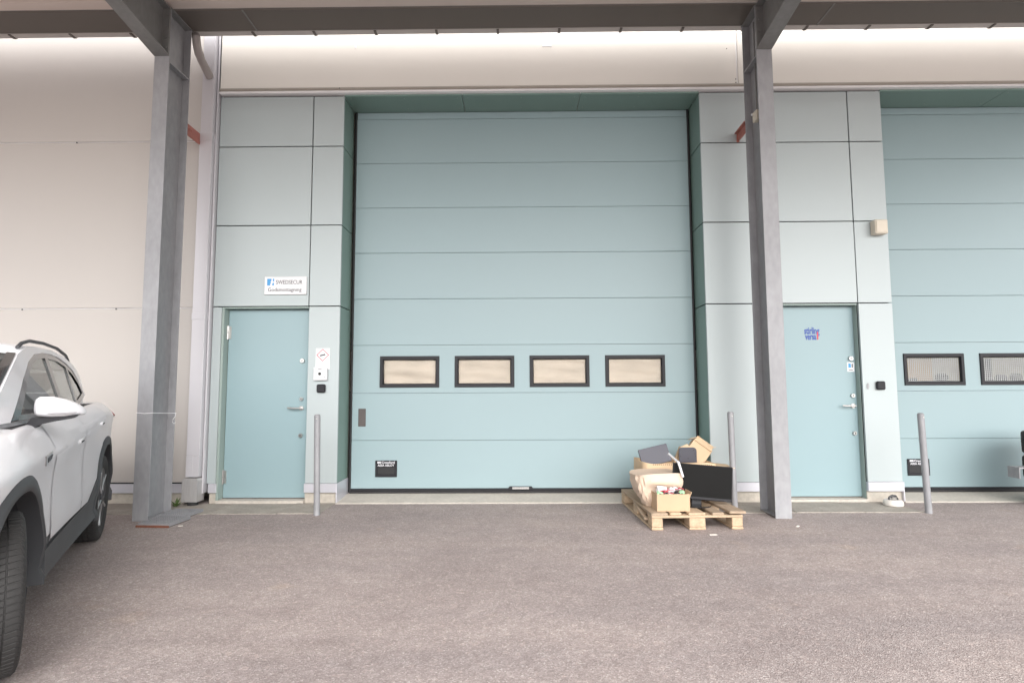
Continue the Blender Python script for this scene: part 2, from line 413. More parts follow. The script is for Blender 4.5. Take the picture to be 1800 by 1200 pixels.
# dark hall behind the facade so no daylight leaks round the doors
bm = B()
box(bm, -12.2, 11.6, 6.0, 6.1, 0, 7.8); box(bm, -12.2, 11.6, .0, 6.1, 7.81, 7.9)
box(bm, -12.3, -12.21, 0, 6.0, 0, 7.8); box(bm, 11.61, 11.7, 0, 6.0, 0, 7.8)
for xa_, xb_ in ((-2.04,-1.99),(2.096,2.14),(4.03,4.07),(8.43,8.47)): box(bm, xa_, xb_, .39, .62, 0, 4.6)
box(bm, -3.40, 11.5, .41, .46, 4.568, 4.60)
o = build('hall_shell', bm, M['concrete']); tag(o, 'plain inside walls and roof of the hall behind the facade', 'building')

# ================================================================== GARAGE DOORS
def garage_door(x0, x1, wins, label, sticker=True, mesh=False):
    t = thing('garage_door', ((x0+x1)/2, .38, .04), label, 'garage door')
    Y = .385
    bm = B(); box(bm, x0-.03, x1+.03, Y+.046, Y+.06, .04, 1.2); box(bm, x0-.03, x1+.03, Y+.046, Y+.06, 1.66, 4.56); part(t, 'core', bm, M['dark'])
    zz = [.090, .635, 1.176, 1.731, 2.274, 2.822, 3.367, 3.911, 4.456]
    for j in range(8):
        g0 = .0015
        bm = B()
        if j != 2:
            box(bm, x0+.012, x1-.012, Y, Y+.045, zz[j]+g0, zz[j+1]-g0, .0025)
        else:   # the section with windows is built round its openings
            a, c = zz[j]+g0, zz[j+1]-g0
            wz0, wz1 = 1.250, 1.592
            box(bm, x0+.012, x1-.012, Y, Y+.045, a, wz0); box(bm, x0+.012, x1-.012, Y, Y+.045, wz1, c)
            e = [x0+.012] + [q for w in wins for q in (w+.012, w+.682)] + [x1-.012]
            for k in range(0, len(e), 2): box(bm, e[k], e[k+1], Y, Y+.045, wz0, wz1)
        part(t, 'door_panel', bm, M['door'])
    bm = B(); box(bm, x0+.012, x1-.012, Y+.006, Y+.045, 4.460, 4.545, .002); part(t, 'head_strip', bm, M['door'])
    bm = B(); box(bm, x0+.012, x1-.012, Y-.004, Y+.03, .066, .0885, .003); part(t, 'bottom_rail', bm, M['blackp'])
    bm = B(); box(bm, x0+.004, x1-.004, Y-.008, Y+.035, .036, .065, .006); part(t, 'bottom_seal', bm, M['black'])
    for xx in (x0+.001, x1-.012):
        bm = B(); box(bm, xx-.004, xx+.0155, Y-.012, Y+.03, .04, 4.545, .003); part(t, 'side_seal', bm, M['black'])
    for i, w in enumerate(wins):
        W, wz0, wz1 = .694, 1.238, 1.604
        fr = B()
        f = .048
        # stepped frame: outer flat plus inner slope
        def ring(bm, xa, xb, za, zb, ya, xc, xd, zc, zd, yb):
            o_ = [bm.verts.new((p[0], ya, p[1])) for p in ((xa,za),(xb,za),(xb,zb),(xa,zb))]
            i_ = [bm.verts.new((p[0], yb, p[1])) for p in ((xc,zc),(xd,zc),(xd,zd),(xc,zd))]
            for k in range(4): bm.faces.new((o_[k], o_[(k+1)%4], i_[(k+1)%4], i_[k]))
        xa, xb = w, w+W
        ring(fr, xa,xb,wz0,wz1,Y, xa+.004,xb-.004,wz0+.004,wz1-.004,Y-.014)
        ring(fr, xa+.004,xb-.004,wz0+.004,wz1-.004,Y-.014, xa+f-.012,xb-f+.012,wz0+f-.012,wz1-f+.012,Y-.014)
        ring(fr, xa+f-.012,xb-f+.012,wz0+f-.012,wz1-f+.012,Y-.014, xa+f,xb-f,wz0+f,wz1-f,Y+.012)
        wo_ = part(t, 'window', fr, M['blackp'])
        gl = B(); box(gl, xa+f-.002, xb-f+.002, Y+.010, Y+.016, wz0+f-.002, wz1-f+.002); part(t, 'pane', gl, M['glass'], parent=wo_)
        if not mesh:
            # sheet of brown paper behind the pane, with soft creases
            bp = B(); nx, nz = 26, 14; grid = []
            rnd = random.Random(i*7+3)
            ph = [rnd.random()*6 for _ in range(6)]
            for a in range(nx+1):
                row = []
                for c in range(nz+1):
                    u, v = a/nx, c/nz
                    d = .006*math.sin(v*7+ph[0]+.6*math.sin(u*4+ph[1])) + .004*math.sin(v*15+u*3+ph[2]) + .004*math.sin(u*9+ph[3]) \
                        + .012*math.exp(-((u-.35-.1*i)**2/.05+(v-.3)**2/.02))
                    row.append(bp.verts.new((xa+f-.01+u*(W-2*f+.02), Y+.032+d, wz0+f-.01+v*(wz1-wz0-2*f+.02))))
                grid.append(row)
            for a in range(nx):
                for c in range(nz): bp.faces.new((grid[a][c], grid[a+1][c], grid[a+1][c+1], grid[a][c+1]))
            part(t, 'paper_cover', bp, M['wpaper'], smooth=True, parent=wo_)
        else:
            mb = B()
            k = xa+f
            while k < xb-f: box(mb, k, k+.0062, Y+.020, Y+.023, wz0+f, wz1-f); k += .0225
            k = wz0+f
            while k < wz1-f: box(mb, xa+f, xb-f, Y+.0235, Y+.0265, k, k+.0062); k += .0225
            o = part(t, 'wire_mesh', mb, M['mesh'], parent=wo_); o['kind'] = 'stuff'
            gd = B()
            if i == 0: box(gd, xa+.02, xa+.40, Y+.10, Y+.12, wz0, wz1)
            else: box(gd, xa+.02, xa+.30, Y+.2, Y+.22, wz0, wz1-.05)
            part(t, 'cardboard_behind', gd, M['card'] if i == 0 else M['storage'], parent=wo_)
            gd = B()
            for q in range(3): obox(gd, Matrix.Translation((xa+.16+q*.2, Y+.12+.03*q, wz0+.06+.015*q)), .16, .06, .09, .03)
            part(t, 'goods_behind', gd, M['storage'], parent=wo_)
    # recessed pull low at the left
    xr = x0+.088
    bm = B(); obox(bm, Matrix.Translation((x0+.132, Y-.003, .897)), .086, .010, .204, .004); part(t, 'cover_plate', bm, mat('brown grey plate', (.085,.07,.068), .5))
    hx0, hx1, hz0, hz1 = x0+.295, x0+.545, .221, .408
    bm = B()
    box(bm, hx0, hx1, Y-.012, Y-.0005, .335, hz1, .004); box(bm, hx0, hx0+.03, Y-.0115, Y-.0005, hz0+.028, .336, .003)
    box(bm, hx1-.03, hx1, Y-.0115, Y-.0005, hz0+.028, .336, .003); box(bm, hx0, hx1, Y-.012, Y-.0005, hz0, hz0+.03, .004)
    h = part(t, 'pull_handle', bm, M['blackp'])
    bm = B(); box(bm, hx0+.028, hx1-.028, Y-.003, Y-.0008, hz0+.028, .337); part(t, 'handle_recess', bm, M['black'], parent=h)
    text(t, 'lettering', '\u25a0 Crawford', .036, hx0+.022, Y-.0135, .377, M['lightprint'], width=.205, parent=h, bold=.0006) if False else None
    bm = B(); box(bm, hx0+.025, hx0+.068, Y-.0138, Y-.0122, .376, .398); part(t, 'logo_block', bm, M['lightprint'], parent=h)
    text(t, 'lettering', 'Crawford', .034, hx0+.074, Y-.0135, .376, M['lightprint'], width=.15, parent=h, bold=.0012)
    text(t, 'lettering', 'ASSA ABLOY', .034, hx0+.03, Y-.0135, .343, M['lightprint'], width=.19, parent=h, bold=.0012)
    # low lifting handle in the middle
    cx = (x0+x1)/2 - .035
    bm = B(); prism(bm, [(cx-.14,.095),(cx-.125,.114),(cx+.125,.114),(cx+.14,.095),(cx+.125,.078),(cx-.125,.078)], 'y', Y-.018, Y-.0045)
    h = part(t, 'lift_handle', bm, M['blackp'])
    bm = B(); box(bm, cx-.095, cx+.095, Y-.026, Y-.0185, .083, .109, .003)
    part(t, 'grip', bm, M['pipe_metal'], parent=h)
    bm = B()
    for q in range(7): box(bm, cx-.085+q*.026, cx-.077+q*.026, Y-.030, Y-.0265, .085, .107)
    part(t, 'grip_ribs', bm, M['steel'], parent=h)
    return t
garage_door(-1.935, 2.052, [-1.606,-.735,.135,1.010], 'large closed grey green garage door with four brown papered windows')
garage_door(4.118, 8.385, [4.440,5.312,6.184,7.056], 'grey green garage door cut by the right edge with meshed windows', mesh=True)

# ================================================================== ENTRANCE DOORS
def entrance_door(x0, x1, hinge_left, label, knobs, knob_x):
    t = thing('entrance_door', ((x0+x1)/2, .1, .036), label, 'door')
    Y = .10
    bm = B(); box(bm, x0+.030, x1-.004, Y, Y+.05, .044, 2.115, .003); leaf = part(t, 'leaf', bm, M['leaf'])
    bm = B()
    box(bm, x0, x0+.026, .002, Y+.06, .036, 2.134, .002); box(bm, x1-.0035, x1-.0005, .03, Y+.06, .036, 2.134)
    part(t, 'frame', bm, M['frame_green'])
    bm = B(); box(bm, x0+.0265, x1-.004, .012, Y+.06, 2.120, 2.136, .002); part(t, 'frame_head', bm, M['frame_green'])
    bm = B(); box(bm, x0+.026, x1-.004, .10, .16, .0345, .0435); part(t, 'threshold', bm, M['gutter'])
    bm = B(); box(bm, x0+.001, x1-.0045, Y+.062, Y+.08, .036, 2.134); part(t, 'shadow_backing', bm, M['dark'])
    for z in (1.86, .27):
        bm = B(); hx = x0+.028
        cyl(bm, (hx, Y-.012, z-.075), (hx, Y-.012, z-.004), .011, n=12); cyl(bm, (hx, Y-.012, z+.004), (hx, Y-.012, z+.075), .011, n=12)
        box(bm, hx, hx+.035, Y-.006, Y-.0008, z-.07, z+.07, .001)
        part(t, 'hinge', bm, M['steel'], smooth=True)
    for z, r in knobs:
        bm = B(); lathe(bm, [(r,-.0008),(r,-.014),(r*.82,-.022),(.001,-.022)], 20, 'y', (knob_x, Y, z))
        k = part(t, 'lock_cylinder', bm, M['steel'], smooth=True)
        bm = B(); box(bm, knob_x-.003, knob_x+.003, Y-.0245, Y-.0225, z-.010, z+.010); part(t, 'keyhole', bm, M['dark'], parent=k)
    z = 1.018; bm = B()
    lathe(bm, [(.025,-.0008),(.025,-.012),(.001,-.012)], 20, 'y', (knob_x, Y, z))
    cyl(bm, (knob_x, Y-.012, z), (knob_x, Y-.055, z), .010, n=12)
    tube(bm, [(knob_x+.004, Y-.055, z), (knob_x-.03, Y-.057, z), (knob_x-.09, Y-.055, z+.001), (knob_x-.135, Y-.05, z+.004)], .0095, 10)
    part(t, 'door_handle', bm, M['steel'], smooth=True)
    return t
dl = entrance_door(-3.272, -2.308, True, 'closed grey green steel entrance door beside the white downpipe', [(1.541,.028),(1.118,.022),(.718,.024)], -2.400)
dr = entrance_door(2.752, 3.726, True, 'closed grey green steel entrance door with blue lettering', [(1.536,.028),(1.129,.024),(.721,.024)], 3.672)
# lettering on the right door
text(dr, 'lettering', 'stirling', .105, 3.178, .0985, 1.812, M['navy'], width=.168, bold=.003)
text(dr, 'lettering', 'versa', .105, 3.186, .0985, 1.748, M['navy'], width=.122, bold=.003)
o = text(dr, 'lettering', 'l', .118, 3.312, .0982, 1.750, M['red'], width=.018, bold=.003); o['label'] = 'red final letter of the blue lettering'
# sticker under its lock
bm = B(); box(bm, 3.632, 3.708, .0975, .0995, 1.392, 1.494); st = part(dr, 'sticker', bm, M['white'])
bm = B(); box(bm, 3.643, 3.672, .0960, .0973, 1.435, 1.482); part(dr, 'sticker_print', bm, M['blue'], parent=st)
bm = B(); box(bm, 3.682, 3.692, .0960, .0973, 1.437, 1.478); box(bm, 3.645, 3.690, .0960, .0973, 1.406, 1.413); part(dr, 'sticker_print', bm, M['greyprint'], parent=st)

# ================================================================== WALL-MOUNTED THINGS
# company sign
t = thing('sign', (-2.567, 0, 2.26), 'white rectangular sign with blue emblem above the left entrance door', 'sign')
bm = B(); box(bm, -2.802, -2.334, -.022, -.002, 2.268, 2.468, .004); part(t, 'board', bm, M['white'])
def emblem(t, x, y, z, s, parent=None):
    # blue square cut by a pale figure
    bm = B(); prism(bm, [(x,z),(x+.45*s,z),(x+.40*s,z+.18*s),(x+.52*s,z+.34*s),(x+.50*s,z+.62*s),(x+.62*s,z+.80*s),(x+.62*s,z+s),(x,z+s)], 'y', y-.002, y)
    prism(bm, [(x+.72*s,z+.05*s),(x+.98*s,z),(x+s,z+.40*s),(x+.84*s,z+.42*s),(x+.76*s,z+.25*s)], 'y', y-.002, y)
    prism(bm, [(x+.84*s,z+.62*s),(x+s,z+.60*s),(x+s,z+s),(x+.80*s,z+s)], 'y', y-.002, y)
    return part(t, 'emblem', bm, M['blue'], parent=parent)
emblem(t, -2.770, -.0225, 2.368, .076)
text(t, 'lettering', 'SWEDSECUR', .064, -2.674, -.0235, 2.384, M['greyprint'], width=.295)
text(t, 'lettering', 'Godsmottagning', .058, -2.762, -.0235, 2.303, M['greyprint'], width=.375)
# warning notice + button box + reader
t = thing('warning_notice', (-2.14, 0, 1.46), 'white notice with a red diamond symbol left of the middle garage door', 'sign')
bm = B(); box(bm, -2.217, -2.064, -.006, -.001, 1.440, 1.672); part(t, 'notice_board', bm, M['white'])
bm = B(); c = Vector((-2.140, 0, 1.598)); R1, R2 = .070, .060
for k in range(4):
    a0, a1 = math.pi/2*k, math.pi/2*(k+1)
    q = [(c.x+r*math.cos(a), c.z+r*math.sin(a)) for r, a in ((R1,a0),(R1,a1),(R2,a1),(R2,a0))]
    prism(bm, q, 'y', -.0078, -.0062)
part(t, 'red_diamond', bm, M['red'])
bm = B(); obox(bm, Matrix.Translation((-2.142,-.007,1.597)) @ Matrix.Rotation(math.radians(-14),4,'Y'), .062, .0016, .014); part(t, 'symbol', bm, M['greyprint'])
for zz, ww in ((1.507,.10),(1.492,.07),(1.479,.085)):
    bm = B(); box(bm, -2.14-ww/2, -2.14+ww/2, -.0078, -.0062, zz, zz+.005); part(t, 'text_line', bm, M['lightprint'])
t = thing('button_box', (-2.150, 0, 1.32), 'small white box with a dark button below the red diamond notice', 'switch box')
bm = B(); box(bm, -2.226, -2.080, -.045, -.007, 1.322, 1.462, .005); part(t, 'housing', bm, M['white'])
bm = B(); lathe(bm, [(.016,0),(.016,-.008),(.001,-.008)], 16, 'y', (-2.155,-.0455,1.392)); part(t, 'button', bm, M['black'])
bm = B(); box(bm, -2.175, -2.135, -.0468, -.0455, 1.442, 1.448); part(t, 'text_line', bm, M['greyprint'])
bm = B(); box(bm, -2.112, -2.097, -.0468, -.0455, 1.352, 1.358); part(t, 'small_mark', bm, M['greyprint'])
def reader(x, z, label):
    bm = B(); box(bm, x-.048, x+.048, -.034, -.002, z-.046, z+.046, .012)
    o = build('card_reader', bm, M['blackp'], smooth=False); bm2 = None
    return tag(o, label, 'card reader', 'black card readers beside the doors')
reader(-2.146, 1.233, 'small black card reader below the white button box')
reader(3.915, 1.238, 'small black card reader right of the right entrance door')
bm = B(); prism(bm, [(3.786+.012*math.cos(a*math.pi/6), 1.232+.034*math.sin(a*math.pi/6)) for a in range(12)], 'y', -.006, -.001)
tag(build('door_bell', bm, M['galv']), 'tiny grey oval plate left of the right card reader', 'button')
# cream siren box on the right pier
t = thing('sensor_box', (3.97, 0, 2.88), 'cream plastic box on the right pier beside the right garage door', 'alarm box')
bm = B(); box(bm, 3.905, 4.045, -.095, -.002, 2.888, 3.044, .008); part(t, 'housing', bm, M['cream'])
bm = B(); box(bm, 3.918, 4.032, -.100, -.0955, 2.905, 3.030, .002); part(t, 'cover', bm, M['cream'])
# two patches of light high on the fascia, painted as thin white plates
for x0, x1, z0, z1, lab in ((.295,.405,5.085,5.262,'wider patch of light painted as a white plate high on the fascia, right of centre'),(-1.842,-1.822,5.09,5.22,'thin strip of light painted as a white plate high on the fascia, left of centre')):
    bm = B(); box(bm, x0, x1, -.0505, -.0455, z0, z1, .001); tag(build('light_patch', bm, M['white']), lab, 'plate')

# ================================================================== CANOPY COLUMNS
def i_section(bm, x, y0, y1, z0, z1, w, tf=.0115, tw=.008):
    box(bm, x-w/2, x+w/2, y0, y0+tf, z0, z1, .0015)
    box(bm, x-w/2, x+w/2, y1-tf, y1, z0, z1, .0015)
    box(bm, x-tw/2, x+tw/2, y0+tf-.001, y1-tf+.001, z0, z1)
def column(x, y0, y1, w, zh, label):
    t = thing('steel_column', (x, (y0+y1)/2, 0), label, 'column', 'galvanised columns carrying the canopy')
    bm = B(); i_section(bm, x, y0, y1, 0, 5.045, w); part(t, 'shaft', bm, M['galv'])
    for s in (-1, 1):
        bm = B(); box(bm, x+(.0045 if s > 0 else -w/2+.004), x+(w/2-.004 if s > 0 else -.0045), y0+.012, y1-.012, zh-.006, zh+.006); part(t, 'stiffener', bm, M['galv'])
        bm = B(); box(bm, x+(.0045 if s > 0 else -w/2+.004), x+(w/2-.004 if s > 0 else -.0045), y0+.012, y1-.012, .012, .020); part(t, 'foot_plate', bm, M['galv'])
    bm = B(); box(bm, x-w/2-.004, x+w/2+.004, y0-.004, y1+.004, 5.0455, 5.057); part(t, 'cap_plate', bm, M['galvd'])
    return t
colL = column(-3.545, -.815, -.455, .150, 4.50, 'left galvanised steel column standing beside the white car')
colR = column(2.480, -.755, -.415, .154, 4.54, 'right galvanised steel column standing beside the pallet')
# conduit and junction box on the right column
t = thing('junction_box', (2.43, -.60, 3.9), 'small cream junction box with thin conduit high on the right steel column', 'junction box')
bm = B(); obox(bm, Matrix.Translation((2.447,-.60,3.975)), .05, .09, .105, .006); part(t, 'housing', bm, M['cream'])
bm = B(); tube(bm, [(2.452,-.60,4.03),(2.452,-.60,4.98)], .008, 8); part(t, 'conduit', bm, M['galvd'])
bm = B(); obox(bm, Matrix.Translation((2.430,-.53,4.025)), .02, .02, .02, .004); part(t, 'cable_gland', bm, M['white'])

# red oxide ties from column to wall
def tie(p0, p1, h, label):
    t = thing('steel_tie', p0, label, 'bracket', 'red steel ties between columns and wall')
    d = Vector(p1)-Vector(p0); L_ = d.length; ang = math.atan2(d.y, d.x)
    mt = Matrix.Translation((Vector(p0)+Vector(p1))/2) @ Matrix.Rotation(ang, 4, 'Z') @ Matrix.Rotation(-math.asin(d.z/L_), 4, 'Y')
    bm = B(); obox(bm, mt, L_, .010, h, .001); part(t, 'web', bm, M['rust'])
    bm = B(); obox(bm, mt @ Matrix.Translation((0,.022,h/2-.006)), L_, .032, .009); part(t, 'flange', bm, M['rust'])
    bm = B(); obox(bm, mt @ Matrix.Translation((L_/2-.004,0,0)), .010, .03, h+.01, .001); part(t, 'end_plate', bm, M['rust'])
    for q in (-L_/2+.06, -L_/2+.12):
        bm = B(); lathe(bm, [(.011,0),(.011,-.008),(.001,-.008)], 6, 'y', tuple((mt @ Vector((q,-.006,.01))))); part(t, 'bolt', bm, M['rust'])
tie((-3.492,-.455,3.975), (-3.556,-.006,4.02), .125, 'red oxide steel tie from the left column to the beige wall')
tie((2.430,-.415,3.965), (2.486,-.006,4.02), .10, 'red oxide steel tie from the right column to the green panels')

# white cord knotted round the left column
bm = B()
xa, xb, ya, yb = -3.624, -3.466, -.819, -.451
pts = [(xa,ya,1.010),(-3.545,ya-.002,1.003),(xb,ya,1.008),(xb+.002,-.64,.998),(xb,yb,.990),(-3.545,yb+.002,.994),(xa,yb,1.0),(xa-.002,-.63,1.006),(xa,ya,1.010)]
tube(bm, pts, .0035, 6)
tube(bm, [(xb+.003,yb-.01,.990),(xb+.002,yb-.012,.96),(xb-.015,yb-.02,.93),(xb-.02,yb-.02,.90),(xb-.005,yb-.015,.885),(xb+.006,yb-.012,.90)], .003, 6)
tag(build('knotted_string', bm, M['white'], smooth=True), 'thin white string knotted round the left steel column', 'string')

# ================================================================== CANOPY
# unseen roof overhang, added to keep zenith sky light off the upper wall
bm = B(); box(bm, -12.2, 11.6, -.40, -.06, 7.92, 8.1, .01); tag(build('sky_block_eave', bm, M['trim']), 'unseen white roof overhang added to hold back sky light from the upper wall', 'light blocker')
t = thing('canopy', (-.5, -.75, 5.06), 'grey steel cantilever canopy with gutter over the garage doors', 'canopy')
X0, X1 = -9.8, 8.8
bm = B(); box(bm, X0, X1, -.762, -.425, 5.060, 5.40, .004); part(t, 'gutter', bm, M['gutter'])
# gutter outer lip turned up towards the wall, in lengths
xs_ = []; x = -9.6
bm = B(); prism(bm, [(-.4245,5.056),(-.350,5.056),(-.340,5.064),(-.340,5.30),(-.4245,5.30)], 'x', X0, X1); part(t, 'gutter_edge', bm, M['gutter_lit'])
x = X0+.35
while x < X1:
    bm = B(); prism(bm, [(-.424,5.0460),(-.348,5.0460),(-.330,5.060),(-.330,5.30),(-.3395,5.30),(-.3395,5.066),(-.350,5.0555),(-.424,5.0555)], 'x', x, x+.026)
    part(t, 'gutter_bracket', bm, M['gutter']); x += .66
for xx in (-2.78, 3.2, -8.8):
    bm = B(); box(bm, xx-.008, xx+.008, -.768, -.425, 5.0555, 5.0597); part(t, 'gutter_seam', bm, M['galvd'])
SL = .155
DEPTH = 5.2
def zr(y): return 5.078 + (-.78 - y)*.03
for xx, zh in ((-3.545,4.548),(2.480,4.590),(-9.57,4.55),(8.5,4.6)):
    y0 = -.816 if xx < 0 else -.756
    w = .150
    bm = B()
    ys = [y0-.002, y0-2.6, y0-DEPTH+.25]
    zb = [zh, zh+.36, zh+.42]; ztop = [zr(y)-.03 for y in ys]; ztop = [max(a, b2+.12) for a, b2 in zip(ztop, zb)]
    # bottom flange, web, top flange as extruded outlines
    prism(bm, [(ys[0],zb[0]),(ys[1],zb[1]),(ys[2],zb[2]),(ys[2],zb[2]+.012),(ys[1],zb[1]+.012),(ys[0],zb[0]+.012)], 'x', xx-w/2, xx+w/2)
    prism(bm, [(ys[0],ztop[0]-.012),(ys[1],ztop[1]-.012),(ys[2],ztop[2]-.012),(ys[2],ztop[2]),(ys[1],ztop[1]),(ys[0],ztop[0])], 'x', xx-w/2, xx+w/2)
    prism(bm, [(ys[0],zb[0]+.011),(ys[1],zb[1]+.011),(ys[2],zb[2]+.011),(ys[2],ztop[2]-.011),(ys[1],ztop[1]-.011),(ys[0],ztop[0]-.011)], 'x', xx-.005, xx+.005)
    ra = part(t, 'rafter', bm, M['galvd'])
    bm = B(); box(bm, xx-w/2, xx+w/2, y0-.020, y0-.0025, zh+.013, ztop[0]-.014, .001); 
    for q in (zh+.08, zh+.18, zh+.30, zh+.42):
        for s in (-.045, .045): lathe(bm, [(.013,0),(.013,-.010),(.001,-.010)], 6, 'y', (xx+s, y0-.020, q))
    part(t, 'bolted_end_plate', bm, M['galvd'], parent=ra)
# trapezoidal roof sheets seen from below, ribs running along the building
y = -.770; k = 0
while y > -.78-DEPTH+.1:
    bm = B(); z = zr(y); p = .205
    poly = [(y, z),(y-.105, z+.105*.03),(y-.125, z+.045+.125*.03),(y-.185, z+.045+.185*.03),(y-p, z+p*.03)]
    lo = poly; up = [(a, b2+.012) for a, b2 in poly]
    prism(bm, lo + up[::-1], 'x', X0, X1)
    part(t, 'roof_rib', bm, M['roofsheet']); y -= p+.0008; k += 1
# front edge beam
yf = y-.01; bm = B(); box(bm, X0, X1, yf-.10, yf, zr(yf)-.20, zr(yf)+.10, .004); part(t, 'front_fascia', bm, M['gutter'])
# round spout from gutter into the downpipe
bm = B(); tube(bm, [(-3.455,-.40,5.10),(-3.455,-.40,5.02),(-3.457,-.385,4.955),(-3.460,-.34,4.885),(-3.462,-.27,4.83),(-3.462,-.09,4.74)], .043, 20)
part(t, 'gutter_spout', bm, M['elbow'], smooth=True)
bm = B(); tube(bm, [(-3.4605,-.335,4.886),(-3.4615,-.305,4.862)], .0465, 20); part(t, 'spout_collar', bm, M['elbow'], smooth=True)

# ================================================================== DOWNPIPE
t = thing('downpipe', (-3.46,-.05,0), 'pale square downpipe between the beige wall and green panels', 'downpipe')
bm = B(); box(bm, -3.545, -3.402, -.105, -.004, .525, 3.995, .004); part(t, 'pipe', bm, M['pipe'])
bm = B(); box(bm, -3.541, -3.406, -.101, -.004, 3.996, 7.2, .004); part(t, 'upper_pipe', bm, M['pipe'])
bm = B(); box(bm, -3.549, -3.398, -.109, -.002, 3.985, 4.085, .003); part(t, 'bracket', bm, M['pipe'])
bm = B(); box(bm, -3.549, -3.398, -.109, -.002, 1.985, 2.06, .003); part(t, 'bracket', bm, M['pipe'])
bm = B(); box(bm, -3.544, -3.471, -.106, -.004, .30, .5245, .002); box(bm, -3.4705, -3.404, -.106, -.004, .30, .5245, .002); part(t, 'lower_pipe', bm, M['pipe'])
bm = B(); prism(bm, [(-3.556,.045),(-3.392,.045),(-3.392,.262),(-3.404,.290),(-3.545,.290),(-3.556,.262)], 'y', -.145, -.004)
part(t, 'shoe', bm, M['pipe_metal'])
bm = B()
for q in range(5): box(bm, -3.540+q*.031, -3.530+q*.031, -.150, -.1455, .050, .258)
part(t, 'shoe_ribs', bm, M['pipe_metal'])
bm = B(); cyl(bm, (-3.47,-.075,-.01), (-3.47,-.075,.046), .055, n=20); part(t, 'drain_pipe', bm, M['black'], smooth=True)

# ================================================================== BOLLARDS
def bollard(x, y, top, h, label):
    t = thing('bollard', (x, y, 0), label, 'bollard', 'thin steel bollards in front of the building')
    bm = B(); cyl(bm, (x,y,-.05), top, .030, n=24)
    cyl(bm, Vector(top), Vector(top)+Vector((0,0,.012)), .030, .020, n=24)
    part(t, 'post', bm, M['galv'], smooth=True)
    bm = B(); lathe(bm, [(.006,0),(.006,-.006),(.001,-.006)], 8, 'y', (top[0]+.004, top[1]-.030, top[2]-.03)); part(t, 'bolt', bm, M['steel'])
bollard(-1.972, -.56, (-1.990,-.56,.965), 1, 'thin galvanised bollard in front of the pier right of the left entrance door')
bollard(2.105, -.54, (2.095,-.54,.975), 1, 'thin galvanised bollard behind the right end of the pallet')
bollard(3.985, -.53, (3.950,-.55,.955), 1, 'leaning galvanised bollard in front of the right garage door')

# ================================================================== GRATINGS AND WEED AT THE LEFT COLUMN
def grating(x, y, rz, lx, ly, label, front):
    t = thing('steel_grating', (x, y, 0), label, 'grating', 'steel gratings lying at the left column')
    t.rotation_euler = (0, 0, rz)
    def pt(name, bm, m, kind=None):
        o = build(name, bm, m, t)
        if kind: o['kind'] = kind
    bm = B(); n = int(lx/.022)
    for k in range(n+1): box(bm, -lx/2+k*lx/n-.0015, -lx/2+k*lx/n+.0015, -ly/2, ly/2, .008, .034)
    for k in range(int(ly/.03)+1): box(bm, -lx/2, lx/2, -ly/2+k*.03-.002, -ly/2+k*.03+.002, .0285, .0348)
    pt('grate_bars', bm, M['galv'], 'stuff')
    bm = B(); box(bm, -lx/2, lx/2, -ly/2-.005, -ly/2-.0005, .004, .034); box(bm, -lx/2, lx/2, ly/2+.0005, ly/2+.005, .004, .034); pt('edge_strip', bm, M['galv'])
    bm = B(); box(bm, -lx/2-.01, lx/2+.01, -ly/2-.018, -ly/2-.0055, .001, .018); pt('support_bar', bm, M['oldrust'] if front == 'rust' else M[front])
    bm = B(); box(bm, -lx/2, lx/2, -ly/2, ly/2, .0, .006); pt('tray', bm, M['gutter'])
grating(-3.265, -.885, math.radians(-4), .29, .30, 'nearer steel grating with a rusty edge at the foot of the left column', 'rust')
grating(-3.325, -.545, math.radians(-4), .29, .28, 'farther steel grating against the foot of the left column', 'galv')
bm = B()
rnd = random.Random(5)
for k in range(16):
    a = rnd.uniform(0, 6.28); L_ = rnd.uniform(.05,.13); p = Vector((-3.60,-.16,0)); d = Vector((math.cos(a)*.6, math.sin(a)*.4, .5+rnd.random()*.6)).normalized()
    s = Vector((-d.y, d.x, 0)).normalized()*rnd.uniform(.008,.014)
    q = [p, p+d*L_*.5+s, p+d*L_+Vector((0,0,-.02)), p+d*L_*.5-s]
    bm.faces.new([bm.verts.new(v) for v in q])
tag(build('weed', bm, M['weed']), 'small green weed growing at the wall behind the left column', 'weed')

# white puck with dark clamp on the right paving
t = thing('puck_lamp', (3.86,-.20,0), 'low white round weight with a dark clamp on the right paving', 'weight')
bm = B(); lathe(bm, [(.088,.010),(.092,.02),(.090,.052),(.080,.066),(.001,.068)], 28, 'z', (3.86,-.20,0)); part(t, 'base', bm, M['conc_white'], smooth=True)
bm = B(); tube(bm, [(3.815,-.20,.066),(3.822,-.20,.092),(3.85,-.20,.108),(3.885,-.20,.104),(3.905,-.20,.068)], .011, 8)
part(t, 'clamp', bm, M['rimd'], smooth=True)
bm = B(); obox(bm, Matrix.Translation((3.862,-.205,.082)), .05, .03, .026, .006); part(t, 'buckle', bm, M['steel'])

